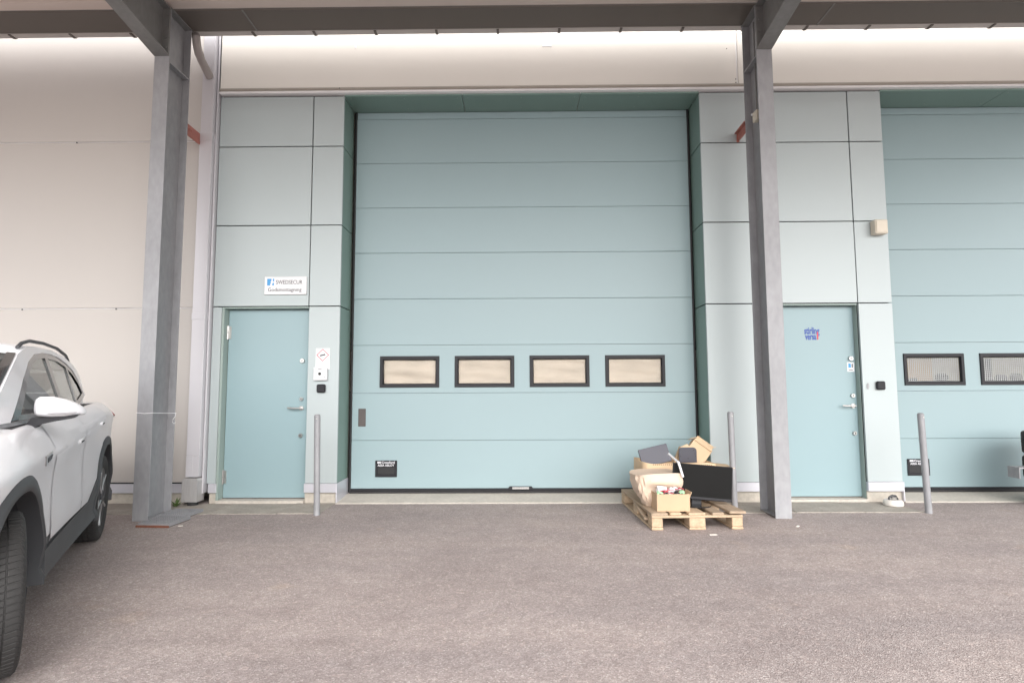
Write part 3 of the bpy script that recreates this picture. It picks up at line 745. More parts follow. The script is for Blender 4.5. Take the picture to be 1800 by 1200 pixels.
# ================================================================== PALLET
PA = math.radians(2.2); PO = Vector((1.147,-1.186,0))
def pal_thing(name, lx, ly, lz, label, cat, rz=0):
    p = PO + Matrix.Rotation(PA,3,'Z') @ Vector((lx,ly,0)); p.z = lz
    return thing(name, p, label, cat, rz=PA+rz)
t = pal_thing('wooden_pallet', 0, 0, 0, 'weathered wooden pallet carrying the discarded goods', 'pallet')
def pbox(name, x0,x1,y0,y1,z0,z1,m,b=.004, rot=None):
    bm = B()
    if rot:
        obox(bm, Matrix.Translation(((x0+x1)/2,(y0+y1)/2,(z0+z1)/2)) @ rot, x1-x0, y1-y0, z1-z0, b)
    else: box(bm, x0,x1,y0,y1,z0,z1,b)
    return build(name, bm, m, t)
WOODY = M['wood']
wy = wood('pallet board grain', (.50,.37,.25)); wy.node_tree.nodes['Mapping'].inputs['Scale'].default_value = (9,1,9)
wx = wood('pallet stringer grain', (.47,.35,.24)); wx.node_tree.nodes['Mapping'].inputs['Scale'].default_value = (1,9,9)
for x0, x1 in ((0,.10),(.3275,.4725),(.70,.80)):
    pbox('bottom_board', x0, x1, 0, 1.2, .001, .023, wy)
    for y0, y1 in ((.002,.143),(.528,.672),(1.057,1.198)): pbox('block', x0+.002, x1-.002, y0, y1, .0235, .1005, wy, .006)
for y0, y1 in ((0.001,.144),(.528,.672),(1.056,1.199)): pbox('stringer', 0, .80, y0, y1, .101, .122, wx)
tops = [(.0,.143,0),(.166,.265,0),(.325,.470,0),(.532,.632,0),]
for i, (x0, x1, dz) in enumerate(tops):
    pbox('top_board', x0, x1, 0 if i != 1 else .012, 1.2, .1225, .1445, M['woodw'] if i in (0,3) else wy)
pbox('top_board', .660, .805, -.01, 1.15, .1225+.012, .1445+.012, M['woodw'], .004, Matrix.Rotation(math.radians(2.0),4,'Z') @ Matrix.Rotation(math.radians(1),4,'Y'))
o = pbox('broken_board', -.020, .012, .12, .62, .086, .106, M['woodw'], .003, Matrix.Rotation(math.radians(-3),4,'Z') @ Matrix.Rotation(math.radians(6),4,'X')); o['label'] = 'split board hanging at the left side'

# ---- small cardboard box with electronics
def open_box(t, w, d, h, m, th=.005, name='side'):
    fl = [(0,0,0,w,d,th)]
    bm = B(); box(bm, -w/2, w/2, -d/2, d/2, 0, th); build('bottom', bm, m, t)
    for (x0,x1,y0,y1) in ((-w/2,w/2,-d/2,-d/2+th),(-w/2,w/2,d/2-th,d/2),(-w/2,-w/2+th,-d/2+th,d/2-th),(w/2-th,w/2,-d/2+th,d/2-th)):
        bm = B(); box(bm, x0,x1,y0,y1,th,h,.001); build(name, bm, m, t)
t = pal_thing('cardboard_box', .215, .165, .146, 'small open tan cardboard box full of cables at the front of the pallet', 'box', rz=math.radians(-1))
open_box(t, .290, .205, .148, M['card'])
bm = B(); obox(bm, Matrix.Translation((.165,.02,.135)) @ Matrix.Rotation(math.radians(22),4,'Y'), .005, .17, .05); build('flap', bm, M['card'], t)
bm = B(); box(bm, -.02, .02, -.1028, -.1026, .05, .075); build('box_seam', bm, M['card'], t)
junkp = t.location.copy(); jr = t.rotation_euler.z
rnd = random.Random(12)
# loose electronics: each a thing resting in the box
def jthing(name, lx, ly, lz, label, cat, group=None):
    p = junkp + Matrix.Rotation(jr,3,'Z') @ Vector((lx,ly,lz)); return thing(name, p, label, cat, group, rz=jr)
for i, (lx, ly, lz, sx, sy, sz, rx, ry, c, lab) in enumerate([
    (-.075,.0,.165,.085,.05,.060,.5,.15,'white','white plastic adapter standing at the left of the cable box'),
    (-.105,-.055,.148,.05,.03,.03,.2,.3,'lime','pale green plastic connector at the left of the cable box'),
    (.085,-.045,.150,.06,.045,.028,.2,-.4,'lime','pale green plastic connector at the right of the cable box'),
    (.005,-.02,.160,.045,.04,.06,.3,.6,'white','white plastic plug in the middle of the cable box'),
    (.065,.03,.168,.06,.04,.03,-.2,.3,'white','white plastic switch behind the green connector in the cable box'),
    (-.06,-.075,.145,.03,.02,.02,.1,0,'blackp','black plastic plug at the front left of the cable box'),
    (.045,-.07,.148,.05,.03,.03,.1,.5,'blackp','black plastic plug at the front right of the cable box')]):
    if c == 'lime' and 'lime' not in M: M['lime'] = mat('pale green plastic', (.40,.72,.42), .45)
    p = junkp + Matrix.Rotation(jr,3,'Z') @ Vector((lx,ly,0)); p.z += lz
    tt = thing('electronic_part', p, lab, 'plug')
    bm = B(); obox(bm, Matrix.Rotation(rx,4,'X') @ Matrix.Rotation(ry,4,'Y'), sx, sy, sz, .005); build('casing', bm, M[c], tt)
    bm = B(); obox(bm, Matrix.Rotation(rx,4,'X') @ Matrix.Rotation(ry,4,'Y') @ Matrix.Translation((0,-sy/2-.002,0)), sx*.35, .004, sz*.3); build('socket', bm, M['greyprint'], tt)
for k, c in enumerate(['red','red','white','black','red']):
    bm = B(); pts = []; a0 = rnd.uniform(0,6)
    for s in range(22):
        a = a0 + s*.62; rx_ = .10*math.cos(a*.7+k)+.02*math.sin(a*2); ry_ = .05*math.sin(a*.9+k*2)
        pts.append((rx_, ry_, .150+.022*math.sin(a*1.3+k)+.008*k*.5))
    tube(bm, pts, .0028 if c != 'black' else .0035, 6)
    o = build('cable', bm, M[c], None, smooth=True); o.location = junkp; o.rotation_euler.z = jr
    tag(o, {0:'dark red cable coiled highest in the small cardboard box',1:'dark red cable looping at the right of the cardboard box',2:'thin white cable looping in the small cardboard box',3:'thicker black cable looping in the small cardboard box',4:'dark red cable looping at the left of the cardboard box'}[k], 'cable', 'cables in the small cardboard box')

# ---- cream paper sack
t = pal_thing('paper_sack', .120, .375, .146, 'crumpled cream paper sack leaning on the left of the pallet', 'sack', rz=math.radians(3))
bm = B(); nz, nu = 22, 44; rings = []
for j in range(nz+1):
    v = j/nz
    hw = .135 + (.222-.135)*min(1, (v*1.18))**.6; hd = .10 + .06*min(1, v*1.3)
    cx = .055 - .022*v; lean = .02*v
    ring = []
    for k in range(nu):
        a = 2*math.pi*k/nu; ca, sa = math.cos(a), math.sin(a)
        e = .38
        x = cx + hw*abs(ca)**e*(1 if ca > 0 else -1); y = lean + hd*abs(sa)**e*(1 if sa > 0 else -1)
        cre = .007*math.sin(9*v+3*ca)+.006*math.sin(5*sa*3+v*14)+.005*math.sin(23*ca+v*6)+.006*abs(math.sin(7*v+4.3*ca*sa+1))
        z = v*.292 + (.010*math.sin(ca*2.3+1) if j == nz else 0)
        ring.append(bm.verts.new((x+cre*ca, y+cre*sa*1.3, z)))
    rings.append(ring)
for A, B2 in zip(rings, rings[1:]):
    for k in range(nu): bm.faces.new((A[k], A[(k+1)%nu], B2[(k+1)%nu], B2[k]))
bm.faces.new(rings[0][::-1])
top = [bm.verts.new((v.co.x*.86+.005, v.co.y*.82, v.co.z-.004)) for v in rings[-1]]
for k in range(nu): bm.faces.new((rings[-1][k], rings[-1][(k+1)%nu], top[(k+1)%nu], top[k]))
bm.faces.new(top)
build('sack_body', bm, M['paper'], t, smooth=True)
bm = B(); obox(bm, Matrix.Translation((.05,-.155,.205)) @ Matrix.Rotation(.06,4,'Y'), .20, .004, .0035); build('fold_line', bm, M['cardl'], t)


# ---- big shallow tray with perforated cardboard edge behind the sack
t = pal_thing('cardboard_tray', .465, .840, .146, 'large shallow corrugated cardboard tray at the back of the pallet', 'tray', rz=math.radians(-1))
W_, D_, H_ = .74, .50, .345
bm = B(); nu = 60; rings = []
for (v, inset) in ((0,.05),(.25,.03),(.32,.012),(.60,.014),(.66,.0),(1,.0),(1,.012),(.45,.014)):
    ring = []
    for k in range(nu):
        a = 2*math.pi*(k+.5)/nu; ca, sa = math.cos(a), math.sin(a); e = .28
        x = (W_/2-inset)*abs(ca)**e*(1 if ca > 0 else -1); y = (D_/2-inset)*abs(sa)**e*(1 if sa > 0 else -1)
        z = v*H_ + (.006*math.sin(ca*5) if v > .3 else 0)
        if v > .5: z += -.012*max(0, ca)
        ring.append(bm.verts.new((x+.003*math.sin(k*2.1+v*9), y+.003*math.sin(k*1.3+v*7), z)))
    rings.append(ring)
for A, B2 in zip(rings, rings[1:]):
    for k in range(nu): bm.faces.new((A[k], A[(k+1)%nu], B2[(k+1)%nu], B2[k]))
bm.faces.new(rings[0][::-1]); bm.faces.new(rings[-1])
build('tray_body', bm, M['cardl'], t, smooth=True)
M['flute'] = mat('dark flute holes', (.22,.12,.07), .9)
bm = B()
for k in range(30):
    x = -W_/2+.10+k*.0195
    obox(bm, Matrix.Translation((x, -D_/2-.0015, H_-.012-.012*max(0,x/W_*2))) @ Matrix.Rotation(.5,4,'Y'), .0045, .004, .014)
o = build('perforations', bm, M['flute'], t); o['kind'] = 'stuff'
bm = B(); obox(bm, Matrix.Translation((-.12,-D_/2-.006,.19)) @ Matrix.Rotation(.03,4,'Y'), .16, .004, .055, .001); build('packing_tape', bm, M['card'], t)
bm = B(); obox(bm, Matrix.Translation((.43,-.10,.305)) @ Matrix.Rotation(.10,4,'Y') @ Matrix.Rotation(-.1,4,'Z'), .22, .30, .006, .001); build('side_flap', bm, M['cardl'], t)
TR = t.location.copy()

# ---- things in the tray
def at(x, y, z, name, label, cat): return thing(name, (x,y,z), label, cat)
# laptop, leaning
t = at(1.385,-.36,.485,'laptop','closed slate grey laptop sticking out of the cardboard tray','laptop')
mt = Matrix.Translation((0,.01,.055)) @ Matrix.Rotation(math.radians(-13),4,'Y') @ Matrix.Rotation(math.radians(-22),4,'X')
bm = B(); obox(bm, mt, .300, .012, .185, .004); build('lid', bm, M['laptop'], t)
bm = B(); obox(bm, mt @ Matrix.Translation((0,.0125,0)), .298, .012, .183, .004); build('base', bm, M['blackp'], t)
bm = B(); obox(bm, mt @ Matrix.Translation((-.09,-.004,-.080)), .02, .012, .01, .003); build('hinge', bm, M['black'], t)
# grey rounded panel
t = at(1.742,-.27,.49,'grey_panel','upright slate grey panel with rounded top in front of the open carton','panel')
bm = B(); pts = []
w2, h2, r_ = .090, .122, .035
for cx_, cz_, a0 in ((w2-r_, h2-r_, 0), (-w2+r_, h2-r_, 90)):
    for q in range(7):
        a = math.radians(a0+q*15); pts.append((cx_+r_*math.cos(a), cz_+r_*math.sin(a)))
pts += [(-w2,-.03),(w2,-.03)]
prism(bm, pts, 'y', -.008, .008); build('plate', bm, M['laptop'], t)
for (a_, c_) in ((-.075,.035),(.078,.035),(.070,.06),(.0,.012),(.06,.095)):
    bm = B(); lathe(bm, [(.005,0),(.005,-.002),(.001,-.002)], 8, 'y', (a_, -.0085, c_)); build('screw_hole', bm, M['black'], t)
# tilted open carton
t = at(1.80,-.12,.430,'open_carton','tilted open cardboard carton on the back right of the tray','box')
t.rotation_euler = (math.radians(-12), math.radians(36), math.radians(-14))
open_box(t, .21, .20, .235, M['cardl'])
for (mx, sx, sy) in ((Matrix.Translation((-.11,0,.245)) @ Matrix.Rotation(-.9,4,'Y'), .10, .19), (Matrix.Translation((.085,0,.255)) @ Matrix.Rotation(-.9,4,'Y'), .09, .19),
                     (Matrix.Translation((0,-.085,.25)) @ Matrix.Rotation(.9,4,'X'), .19, .08)):
    bm = B(); obox(bm, mx, sx, sy, .005); build('flap', bm, M['cardl'], t)
bm = B()
for q in range(5): box(bm, .1052, .1064, -.08+q*.036, -.066+q*.036, .02, .21)
build('printed_stripes', bm, M['card'], t)
t2 = at(1.66,-.20,.44,'cardboard_sheet','folded cardboard sheet standing behind the grey panel','cardboard')
bm = B(); prism(bm, [(-.05,0),(.11,0),(.16,.14),(.10,.20),(.03,.17)], 'y', 0, .006); build('sheet', bm, M['cardl'], t2)
bm = B(); prism(bm, [(-.06,0),(-.052,0),(.025,.175),(.018,.178)], 'y', -.03, .01); build('folded_edge', bm, M['card'], t2)
# white stick
bm = B(); tube(bm, [(1.436,-.70,.595),(1.462,-.932,.545)], .010, 10); tube(bm, [(1.462,-.932,.545),(1.497,-.938,.415)], .011, 10)
tag(build('white_stick', bm, M['white'], smooth=True), 'white plastic stick leaning out of the tray over the monitor', 'stick')

# ---- monitor
t = thing('monitor', (1.665,-.80,.1465), 'black flat computer monitor standing on the pallet', 'monitor')
mt = Matrix.Translation((.022,-.085,.212)) @ Matrix.Rotation(math.radians(4.5),4,'Y') @ Matrix.Rotation(math.radians(-3),4,'Z') @ Matrix.Rotation(math.radians(-4),4,'X')
bm = B(); obox(bm, mt, .540, .028, .315, .006); build('bezel', bm, M['blackp'], t)
bm = B(); obox(bm, mt @ Matrix.Translation((0,-.0148,.010)), .522, .0012, .282); build('screen', bm, M['screen'], t)
bm = B(); obox(bm, mt @ Matrix.Translation((.21,-.0148,-.146)), .03, .0012, .004); build('button', bm, M['greyprint'], t)
bm = B(); obox(bm, Matrix.Translation((-.030,-.050,.080)) @ Matrix.Rotation(math.radians(-8),4,'X'), .095, .022, .15, .006); build('stand_neck', bm, M['blackp'], t)
bm = B(); n = 32
pts = [(-.030+.125*math.cos(2*math.pi*k/n), -.085+.105*math.sin(2*math.pi*k/n)) for k in range(n)]
prism(bm, pts, 'z', .001, .012); build('stand_foot', bm, M['gloss'], t)

# ================================================================== TYRES AT THE RIGHT EDGE
def make_tyre(R0, Ri, W, n=96, grooves=True):
    prof = [(Ri,-W*.42),(Ri+.03,-W*.46),(R0*.5+Ri*.5,-W*.5),(R0-.035,-W*.49),(R0-.012,-W*.455),(R0-.002,-W*.40)]
    tread = []
    xs = [-W*.36, -W*.17, 0, W*.17, W*.36]
    for i, c in enumerate(xs[:]):
        pass
    edges = [-W*.40, -W*.235, -W*.205, -W*.085, -W*.055, W*.055, W*.085, W*.205, W*.235, W*.40]
    if grooves:
        for i in range(0, 10, 2):
            a, b2 = edges[i], edges[i+1]
            tread += [(R0, a), (R0, b2)]
            if i < 8: tread += [(R0-.007, b2+.001), (R0-.007, edges[i+2]-.001)]
    else: tread = [(R0, -W*.40), (R0, W*.40)]
    prof = prof + tread[1:-1] + [(r, -h) for r, h in prof[::-1]]
    return prof
def tyre_bm(bm, R0, Ri, W, axis, centre=(0,0,0), sipes=True):
    prof = make_tyre(R0, Ri, W); nseg = 80
    angs = []
    for k in range(nseg):
        a = 2*math.pi*k/nseg; d = 2*math.pi/nseg
        angs += [(a, 0), (a+d*.72, 0), (a+d*.80, 1), (a+d*.93, 1)] if sipes else [(a, 0)]
    c = Vector(centre); rings = []
    for (r, h) in prof:
        ring = []
        for (a, s) in angs:
            rr = r - (.0045 if (s and r > R0-.003) else 0)
            ax = a + (h/W)*.10 if r > R0-.01 else a
            q = (rr*math.cos(ax), rr*math.sin(ax))
            ring.append(bm.verts.new(c + Vector((q[0], q[1], h) if axis == 'z' else (q[0], h, q[1]))))
        rings.append(ring)
    n = len(angs); rings.append(rings[0])
    for A, B2 in zip(rings, rings[1:]):
        for k in range(n): bm.faces.new((A[k], A[(k+1)%n], B2[(k+1)%n], B2[k]))
for k, (z, lab, dx) in enumerate(((.125,'lowest black tyre of the stack at the right edge',.012),(.378,'middle black tyre of the stack at the right edge',-.004),(.635,'topmost black tyre of the stack at the right edge',.0))):
    t = thing('tyre', (5.605+dx,-.25,z-.125), lab, 'tyre', 'stack of tyres at the right edge')
    bm = B(); tyre_bm(bm, .332, .215, .245, 'z', (0,0,.125)); build('tyre_casing', bm, M['tyre'], t, smooth=True)
    bm = B(); lathe(bm, [(.214,.02),(.205,.03),(.19,.125),(.205,.22),(.214,.23)], 32, 'z'); build('rim', bm, M['rimd'], t, smooth=True)
bm = B(); box(bm, 5.083, 5.62, -.30, -.16, .388, .402, .001); box(bm, 5.083, 5.092, -.30, -.16, .290, .3875, .001)
tag(build('angle_bracket', bm, M['galv']), 'small grey angle plate sticking out of the tyre stack at right edge', 'bracket')

# ================================================================== CAR
fwd = Vector((.48567635,-.87413871,0)); lft = Vector((.87413871,.48567635,0))
VT = .86
org = Vector((-3.45,-1.434,0)) - lft*VT
car = thing('parked_car', org, 'white crossover car parked at the left edge with front wheels turned', 'car', rz=math.atan2(fwd.y, fwd.x))
def cpart(name, bm, m, smooth=True, parent=None):
    return build(name, bm, m, parent or car, smooth)
UF, UR, WC = 2.54, 0.0, .345      # axle positions and wheel centre height
def lerp(a, b2, t): return a+(b2-a)*t
def interp(tab, u):
    if u <= tab[0][0]: return tab[0][1]
    for (a, va), (b2, vb) in zip(tab, tab[1:]):
        if u <= b2:
            t = (u-a)/(b2-a); t = t*t*(3-2*t) if False else t
            return lerp(va, vb, t)
    return tab[-1][1]
HW = [(-.84,.60),(-.80,.72),(-.70,.80),(-.45,.86),(-.1,.885),(.5,.875),(1.3,.868),(2.0,.872),(2.54,.885),(2.85,.865),(3.05,.80),(3.18,.70),(3.26,.50)]
BELT = [(-.84,.96),(-.78,1.04),(-.60,1.10),(-.2,1.13),(.3,1.115),(.8,1.085),(1.5,1.062),(2.1,1.05),(2.45,1.035),(2.8,.99),(3.05,.91),(3.18,.83),(3.26,.72)]
TOPC = [(-.84,.98),(-.78,1.07),(-.60,1.13),(-.2,1.12),(.3,1.08),(2.1,1.03),(2.35,1.06),(2.55,1.085),(2.85,1.055),(3.08,.97),(3.19,.87),(3.26,.74)]
BOT = [(-.84,.42),(-.78,.32),(-.5,.28),(0,.27),(2.6,.26),(3.0,.26),(3.2,.28),(3.26,.34)]
CRE = [(-.84,.90),(-.5,1.0),(.2,1.035),(1.0,.955),(1.9,.895),(2.5,.90),(3.0,.84),(3.26,.66)]
def profile(u):
    hw, be, tc_, bo, cr_ = (interp(T, u) for T in (HW, BELT, TOPC, BOT, CRE))
    mid = lerp(bo, cr_, .5)
    return [(0,bo),(hw*.6,bo),(hw-.09,bo+.005),(hw-.035,bo+.05),(hw-.012,lerp(bo,cr_,.30)),(hw-.022,lerp(bo,cr_,.55)),(hw-.020,lerp(bo,cr_,.80)),(hw-.006,cr_-.03),
            (hw-.004,cr_+.0),(hw-.030,lerp(cr_,be,.35)),(hw-.085,be-.012),(hw-.115,be),(hw*.80,lerp(be,tc_,.45)),(hw*.55,lerp(be,tc_,.8)),(hw*.25,tc_-.002),(0,tc_)]
us = [-.84,-.82,-.78,-.72,-.62,-.5,-.38,-.25,-.1,.05,.2,.35,.5,.7,.9,1.1,1.3,1.5,1.7,1.9,2.05,2.2,2.32,2.42,2.54,2.66,2.78,2.9,3.0,3.08,3.14,3.19,3.23,3.26]
bm = B(); rows_ = []
for u in us:
    p = profile(u)
    pts = [(v, w) for v, w in p] + [(-v, w) for v, w in p[-2:0:-1]]
    rows_.append([bm.verts.new((u, v, w)) for v, w in pts])
NP = len(rows_[0])
for i in range(len(rows_)-1):
    for k in range(NP):
        f = bm.faces.new((rows_[i][k], rows_[i][(k+1)%NP], rows_[i+1][(k+1)%NP], rows_[i+1][k]))
        um = (us[i]+us[i+1])/2
        kk = k if k < 15 else NP-1-k
        if kk >= 11 and .0 < um < 2.3: f.material_index = 1
        if kk <= 3: f.material_index = 2
bm.faces.new(rows_[0]); bm.faces.new(rows_[-1][::-1])
body = cpart('body', bm, [M['carpaint'], M['interior'], M['cladding']])
# cut the wheel arches
cut = B()
for u in (UR, UF):
    for s in (-1, 1): cyl(cut, (u, s*.50, WC+.01), (u, s*1.2, WC+.01), .425, n=64)
    for s in (-1, 1): box(cut, u-.425, u+.425, min(s*.50, s*1.2), max(s*.50, s*1.2), -.2, .30)
cobj = build('cutter', cut, M['interior'], car)
dg = bpy.context.evaluated_depsgraph_get()
for e in body.data.edges: pass
sub = body.modifiers.new('sub', 'SUBSURF'); sub.levels = 2; sub.render_levels = 2
bpy.context.view_layer.update(); me0 = bpy.data.meshes.new_from_object(body.evaluated_get(bpy.context.evaluated_depsgraph_get())); body.modifiers.clear(); body.data = me0
md = body.modifiers.new('b', 'BOOLEAN'); md.object = cobj; md.operation = 'DIFFERENCE'; md.solver = 'EXACT'; md.use_self = True
try: md.material_mode = 'TRANSFER'
except Exception: pass
bpy.context.view_layer.update(); dg = bpy.context.evaluated_depsgraph_get()
me = bpy.data.meshes.new_from_object(body.evaluated_get(dg)); body.modifiers.clear()
old = body.data; body.data = me; me.name = 'body'
bpy.data.objects.remove(cobj)
for p in me.polygons: p.use_smooth = True
me.set_sharp_from_angle(angle=math.radians(35))

def side_v(u, w):
    p = profile(u)
    for (v0, w0), (v1, w1) in zip(p[3:], p[4:]):
        if w0 <= w <= w1: return lerp(v0, v1, (w-w0)/(w1-w0+1e-9))
    return p[4][0] if w < p[4][1] else p[11][0]
def green_v(u, w):      # greenhouse side surface
    v = .752 - (w-1.07)*.33
    if u > 1.6: v -= (u-1.6)**2*.07
    if u < .3: v -= (.3-u)**2*.16
    return v
def surf_patch(bm, poly, fn, off, side, th=.012, holes=(), step=.06):
    """polygon in (u,w), with holes, laid on the side surface and given thickness"""
    def dens(pl):
        out = []
        for a, b2 in zip(pl, pl[1:]+pl[:1]):
            n = max(1, int(math.dist(a, b2)/step))
            out += [(lerp(a[0], b2[0], k/n), lerp(a[1], b2[1], k/n)) for k in range(n)]
        return out
    loops = [dens(list(poly))] + [dens(list(h)) for h in holes]
    flat = [p for l in loops for p in l]
    tris = geometry.tessellate_polygon([[Vector((p[0], p[1], 0)) for p in l] for l in loops])
    def P3(p, o): return (p[0], side*(fn(p[0], p[1])+o), p[1])
    A = [bm.verts.new(P3(p, off)) for p in flat]; I = [bm.verts.new(P3(p, off-th)) for p in flat]
    for t_ in tris:
        try: bm.faces.new([A[i] for i in t_]); bm.faces.new([I[i] for i in t_[::-1]])
        except ValueError: pass
    k0 = 0
    for l in loops:
        n = len(l)
        for i in range(n):
            a, b2 = k0+i, k0+(i+1)%n
            bm.faces.new((A[a], A[b2], I[b2], I[a]))
        k0 += n
DLO = [(2.20,1.068),(1.80,1.285),(1.56,1.394),(1.36,1.448),(1.12,1.470),(.90,1.474),(.67,1.464),(.45,1.430),(.27,1.380),(.14,1.285),(.06,1.190),(.45,1.122),(.90,1.088),(1.50,1.070)]
SIDEO = [(2.55,1.03),(2.30,1.165),(1.95,1.335),(1.72,1.432),(1.50,1.482),(1.20,1.502),(.80,1.505),(.45,1.480),(.15,1.420),(-.15,1.335),(-.45,1.225),(-.70,1.10),(-.74,1.045),(-.2,1.10),(.3,1.09),(.8,1.06),(1.5,1.04),(2.1,1.025)]
WINS = [[(2.02,1.100),(1.66,1.300),(1.46,1.385),(1.30,1.420),(1.075,1.438),(1.085,1.105),(1.5,1.092)],
        [(.985,1.440),(.70,1.432),(.49,1.398),(.535,1.138),(.80,1.115),(1.00,1.108)],
        [(.440,1.385),(.32,1.350),(.20,1.270),(.155,1.205),(.480,1.150)]]
for s in (1, -1):
    bm = B(); surf_patch(bm, SIDEO, green_v, 0, s, .03, [DLO]); cpart('roof_pillar', bm, M['carpaint'])
    bm = B(); surf_patch(bm, DLO, green_v, -.004, s, .022, WINS); cpart('window_frame', bm, M['gloss'])
    for w in WINS:
        bm = B(); surf_patch(bm, w, green_v, -.012, s, .004); cpart('side_window', bm, M['carglass'])
    # doors with shut lines
    for (ua, ub) in ((1.02,1.905),(.22,1.005)):
        bm = B(); nu, nw = 14, 10; g_ = []
        for i in range(nu+1):
            u = lerp(ua, ub, i/nu); row = []
            for j in range(nw+1):
                lo = .43 if not (ua < .5 and u < .55) else .43+(.55-u)*.55
                w = lerp(lo, interp(BELT, u)-.012, j/nw)
                row.append(bm.verts.new((u, s*(side_v(u, w)+.003), w)))
            g_.append(row)
        for i in range(nu):
            for j in range(nw): bm.faces.new((g_[i][j], g_[i+1][j], g_[i+1][j+1], g_[i][j+1]))
        d_ = cpart('door', bm, M['carpaint'])
        hu, hz = (ua+.17, interp(CRE, ua+.17)-.045)
        bm = B(); obox(bm, Matrix.Translation((hu, s*(side_v(hu,hz)+.004), hz)) @ Matrix.Rotation(math.radians(3),4,'Y'), .15, .022, .026, .006); h_ = cpart('handle', bm, M['carpaint'], parent=d_)
        bm = B(); obox(bm, Matrix.Translation((hu+.02, s*(side_v(hu,hz)+.014), hz-.004)) @ Matrix.Rotation(math.radians(3),4,'Y'), .085, .008, .012, .002); cpart('grip_strip', bm, M['blackp'], parent=d_)
    bm = B()
    for (ua, wa, ub, wb) in ((1.912,.42,1.912,1.035),(1.012,.42,1.012,1.065),(.214,.66,.214,1.09)):
        for k in range(12):
            u0, w0, u1, w1 = (lerp(ua,ub,k/12), lerp(wa,wb,k/12), lerp(ua,ub,(k+1)/12), lerp(wa,wb,(k+1)/12))
            q = [bm.verts.new((u0-.003, s*(side_v(u0,w0)+.0015), w0)), bm.verts.new((u0+.003, s*(side_v(u0,w0)+.0015), w0)), bm.verts.new((u1+.003, s*(side_v(u1,w1)+.0015), w1)), bm.verts.new((u1-.003, s*(side_v(u1,w1)+.0015), w1))]
            bm.faces.new(q)
    cpart('shut_lines', bm, M['lightprint'], smooth=False)
    # sill cladding
    bm = B(); SC = [(2.06,.265),(2.03,.395),(1.90,.405),(.75,.430),(.62,.50),(.43,.56),(.44,.32),(.50,.27)]
    surf_patch(bm, SC, side_v, .010, s, .03, step=.1); cpart('sill_cladding', bm, M['cladding'])
    # arch cladding rings
    for uc in (UR, UF):
        bm = B(); n = 40; prof = []
        for i in range(n+1):
            a = math.radians(lerp(-14, 194, i/n))
            ring = []
            for (r, o) in ((.418,-.07),(.418,.012),(.432,.020),(.474,.014),(.488,.002),(.485,-.02)):
                u = uc + r*math.cos(a); w = WC+.01 + r*math.sin(a)
                uu = min(max(u, -.80), 3.2)
                ring.append(bm.verts.new((u, s*(side_v(uu, max(w,.3))+o), w)))
            prof.append(ring)
        for A, B2 in zip(prof, prof[1:]):
            for k in range(5): bm.faces.new((A[k], A[k+1], B2[k+1], B2[k]))
        cpart('arch_cladding', bm, M['cladding'])
        # inner liner
        bm = B(); prof = []
        for i in range(25):
            a = math.radians(lerp(-25, 205, i/24))
            prof.append([bm.verts.new((uc+.42*math.cos(a), s*vv, WC+.01+.42*math.sin(a))) for vv in (.50,.82)])
        for A, B2 in zip(prof, prof[1:]): bm.faces.new((A[0], A[1], B2[1], B2[0]))
        bm.faces.new([p_[0] for p_ in prof])
        cpart('wheel_liner', bm, M['interior'])
    # liner flap hanging behind the front wheel
    bm = B(); obox(bm, Matrix.Translation((2.17, s*.69, .275)) @ Matrix.Rotation(math.radians(-12),4,'Y'), .035, .26, .27, .012); cpart('mud_flap', bm, M['interior'])
    # badge on the wing
    bm = B(); surf_patch(bm, [(2.20,.895),(2.17,.845),(2.06,.862),(2.03,.905)], side_v, .006, s, .008); bd = cpart('wing_badge', bm, M['rim'])
    bm = B(); surf_patch(bm, [(2.165,.885),(2.15,.860),(2.07,.872),(2.055,.893)], side_v, .008, s, .004); cpart('badge_inset', bm, M['greyprint'], parent=bd)
    # roof rail
    bm = B()
    pts = [(1.60,s*.600,1.475),(1.52,s*.600,1.505),(1.35,s*.600,1.530),(1.0,s*.60,1.540),(.6,s*.60,1.532),(.25,s*.595,1.498),(.12,s*.59,1.462)]
    tube(bm, pts, .011, 8); cpart('roof_rail', bm, M['cladding'])
    # mirror
    bm = B(); mu = 2.0
    rings = []
    for (v, hu_, hz_, cz, cu) in ((.775,.030,.030,1.130,mu-.02),(.785,.062,.050,1.133,mu-.01),(.80,.078,.060,1.133,mu),(.85,.080,.064,1.130,mu),(.90,.074,.056,1.124,mu-.01),(.95,.062,.042,1.115,mu-.03),(.98,.036,.024,1.108,mu-.05),(.99,.010,.008,1.105,mu-.06)):
        ring = []
        for k in range(18):
            a = 2*math.pi*k/18; ca, sa = math.cos(a), math.sin(a)
            ring.append(bm.verts.new((cu + hu_*abs(ca)**.7*(1 if ca > 0 else -1), s*v, cz + hz_*abs(sa)**.7*(1 if sa > 0 else -1)*(1 if sa > 0 else .72))))
        rings.append(ring)
    for A, B2 in zip(rings, rings[1:]):
        for k in range(18): bm.faces.new((A[k], A[(k+1)%18], B2[(k+1)%18], B2[k]))
    bm.faces.new(rings[0]); bm.faces.new(rings[-1])
    mr = cpart('wing_mirror', bm, M['carpaint'])
    bm = B(); prism(bm, [(.735,1.035),(.765,1.005),(.80,1.045),(.86,1.060),(.94,1.075),(.975,1.098),(.93,1.092),(.83,1.082),(.775,1.085)], 'x', mu-.065, mu+.030)
    for v_ in bm.verts: v_.co.y *= s
    cpart('mirror_foot', bm, M['blackp'], smooth=False, parent=mr)
    bm = B(); obox(bm, Matrix.Translation((mu+.066, s*.905, 1.108)) @ Matrix.Rotation(s*.22,4,'Z'), .012, .12, .009, .002); cpart('indicator', bm, M['lamp'], parent=mr)
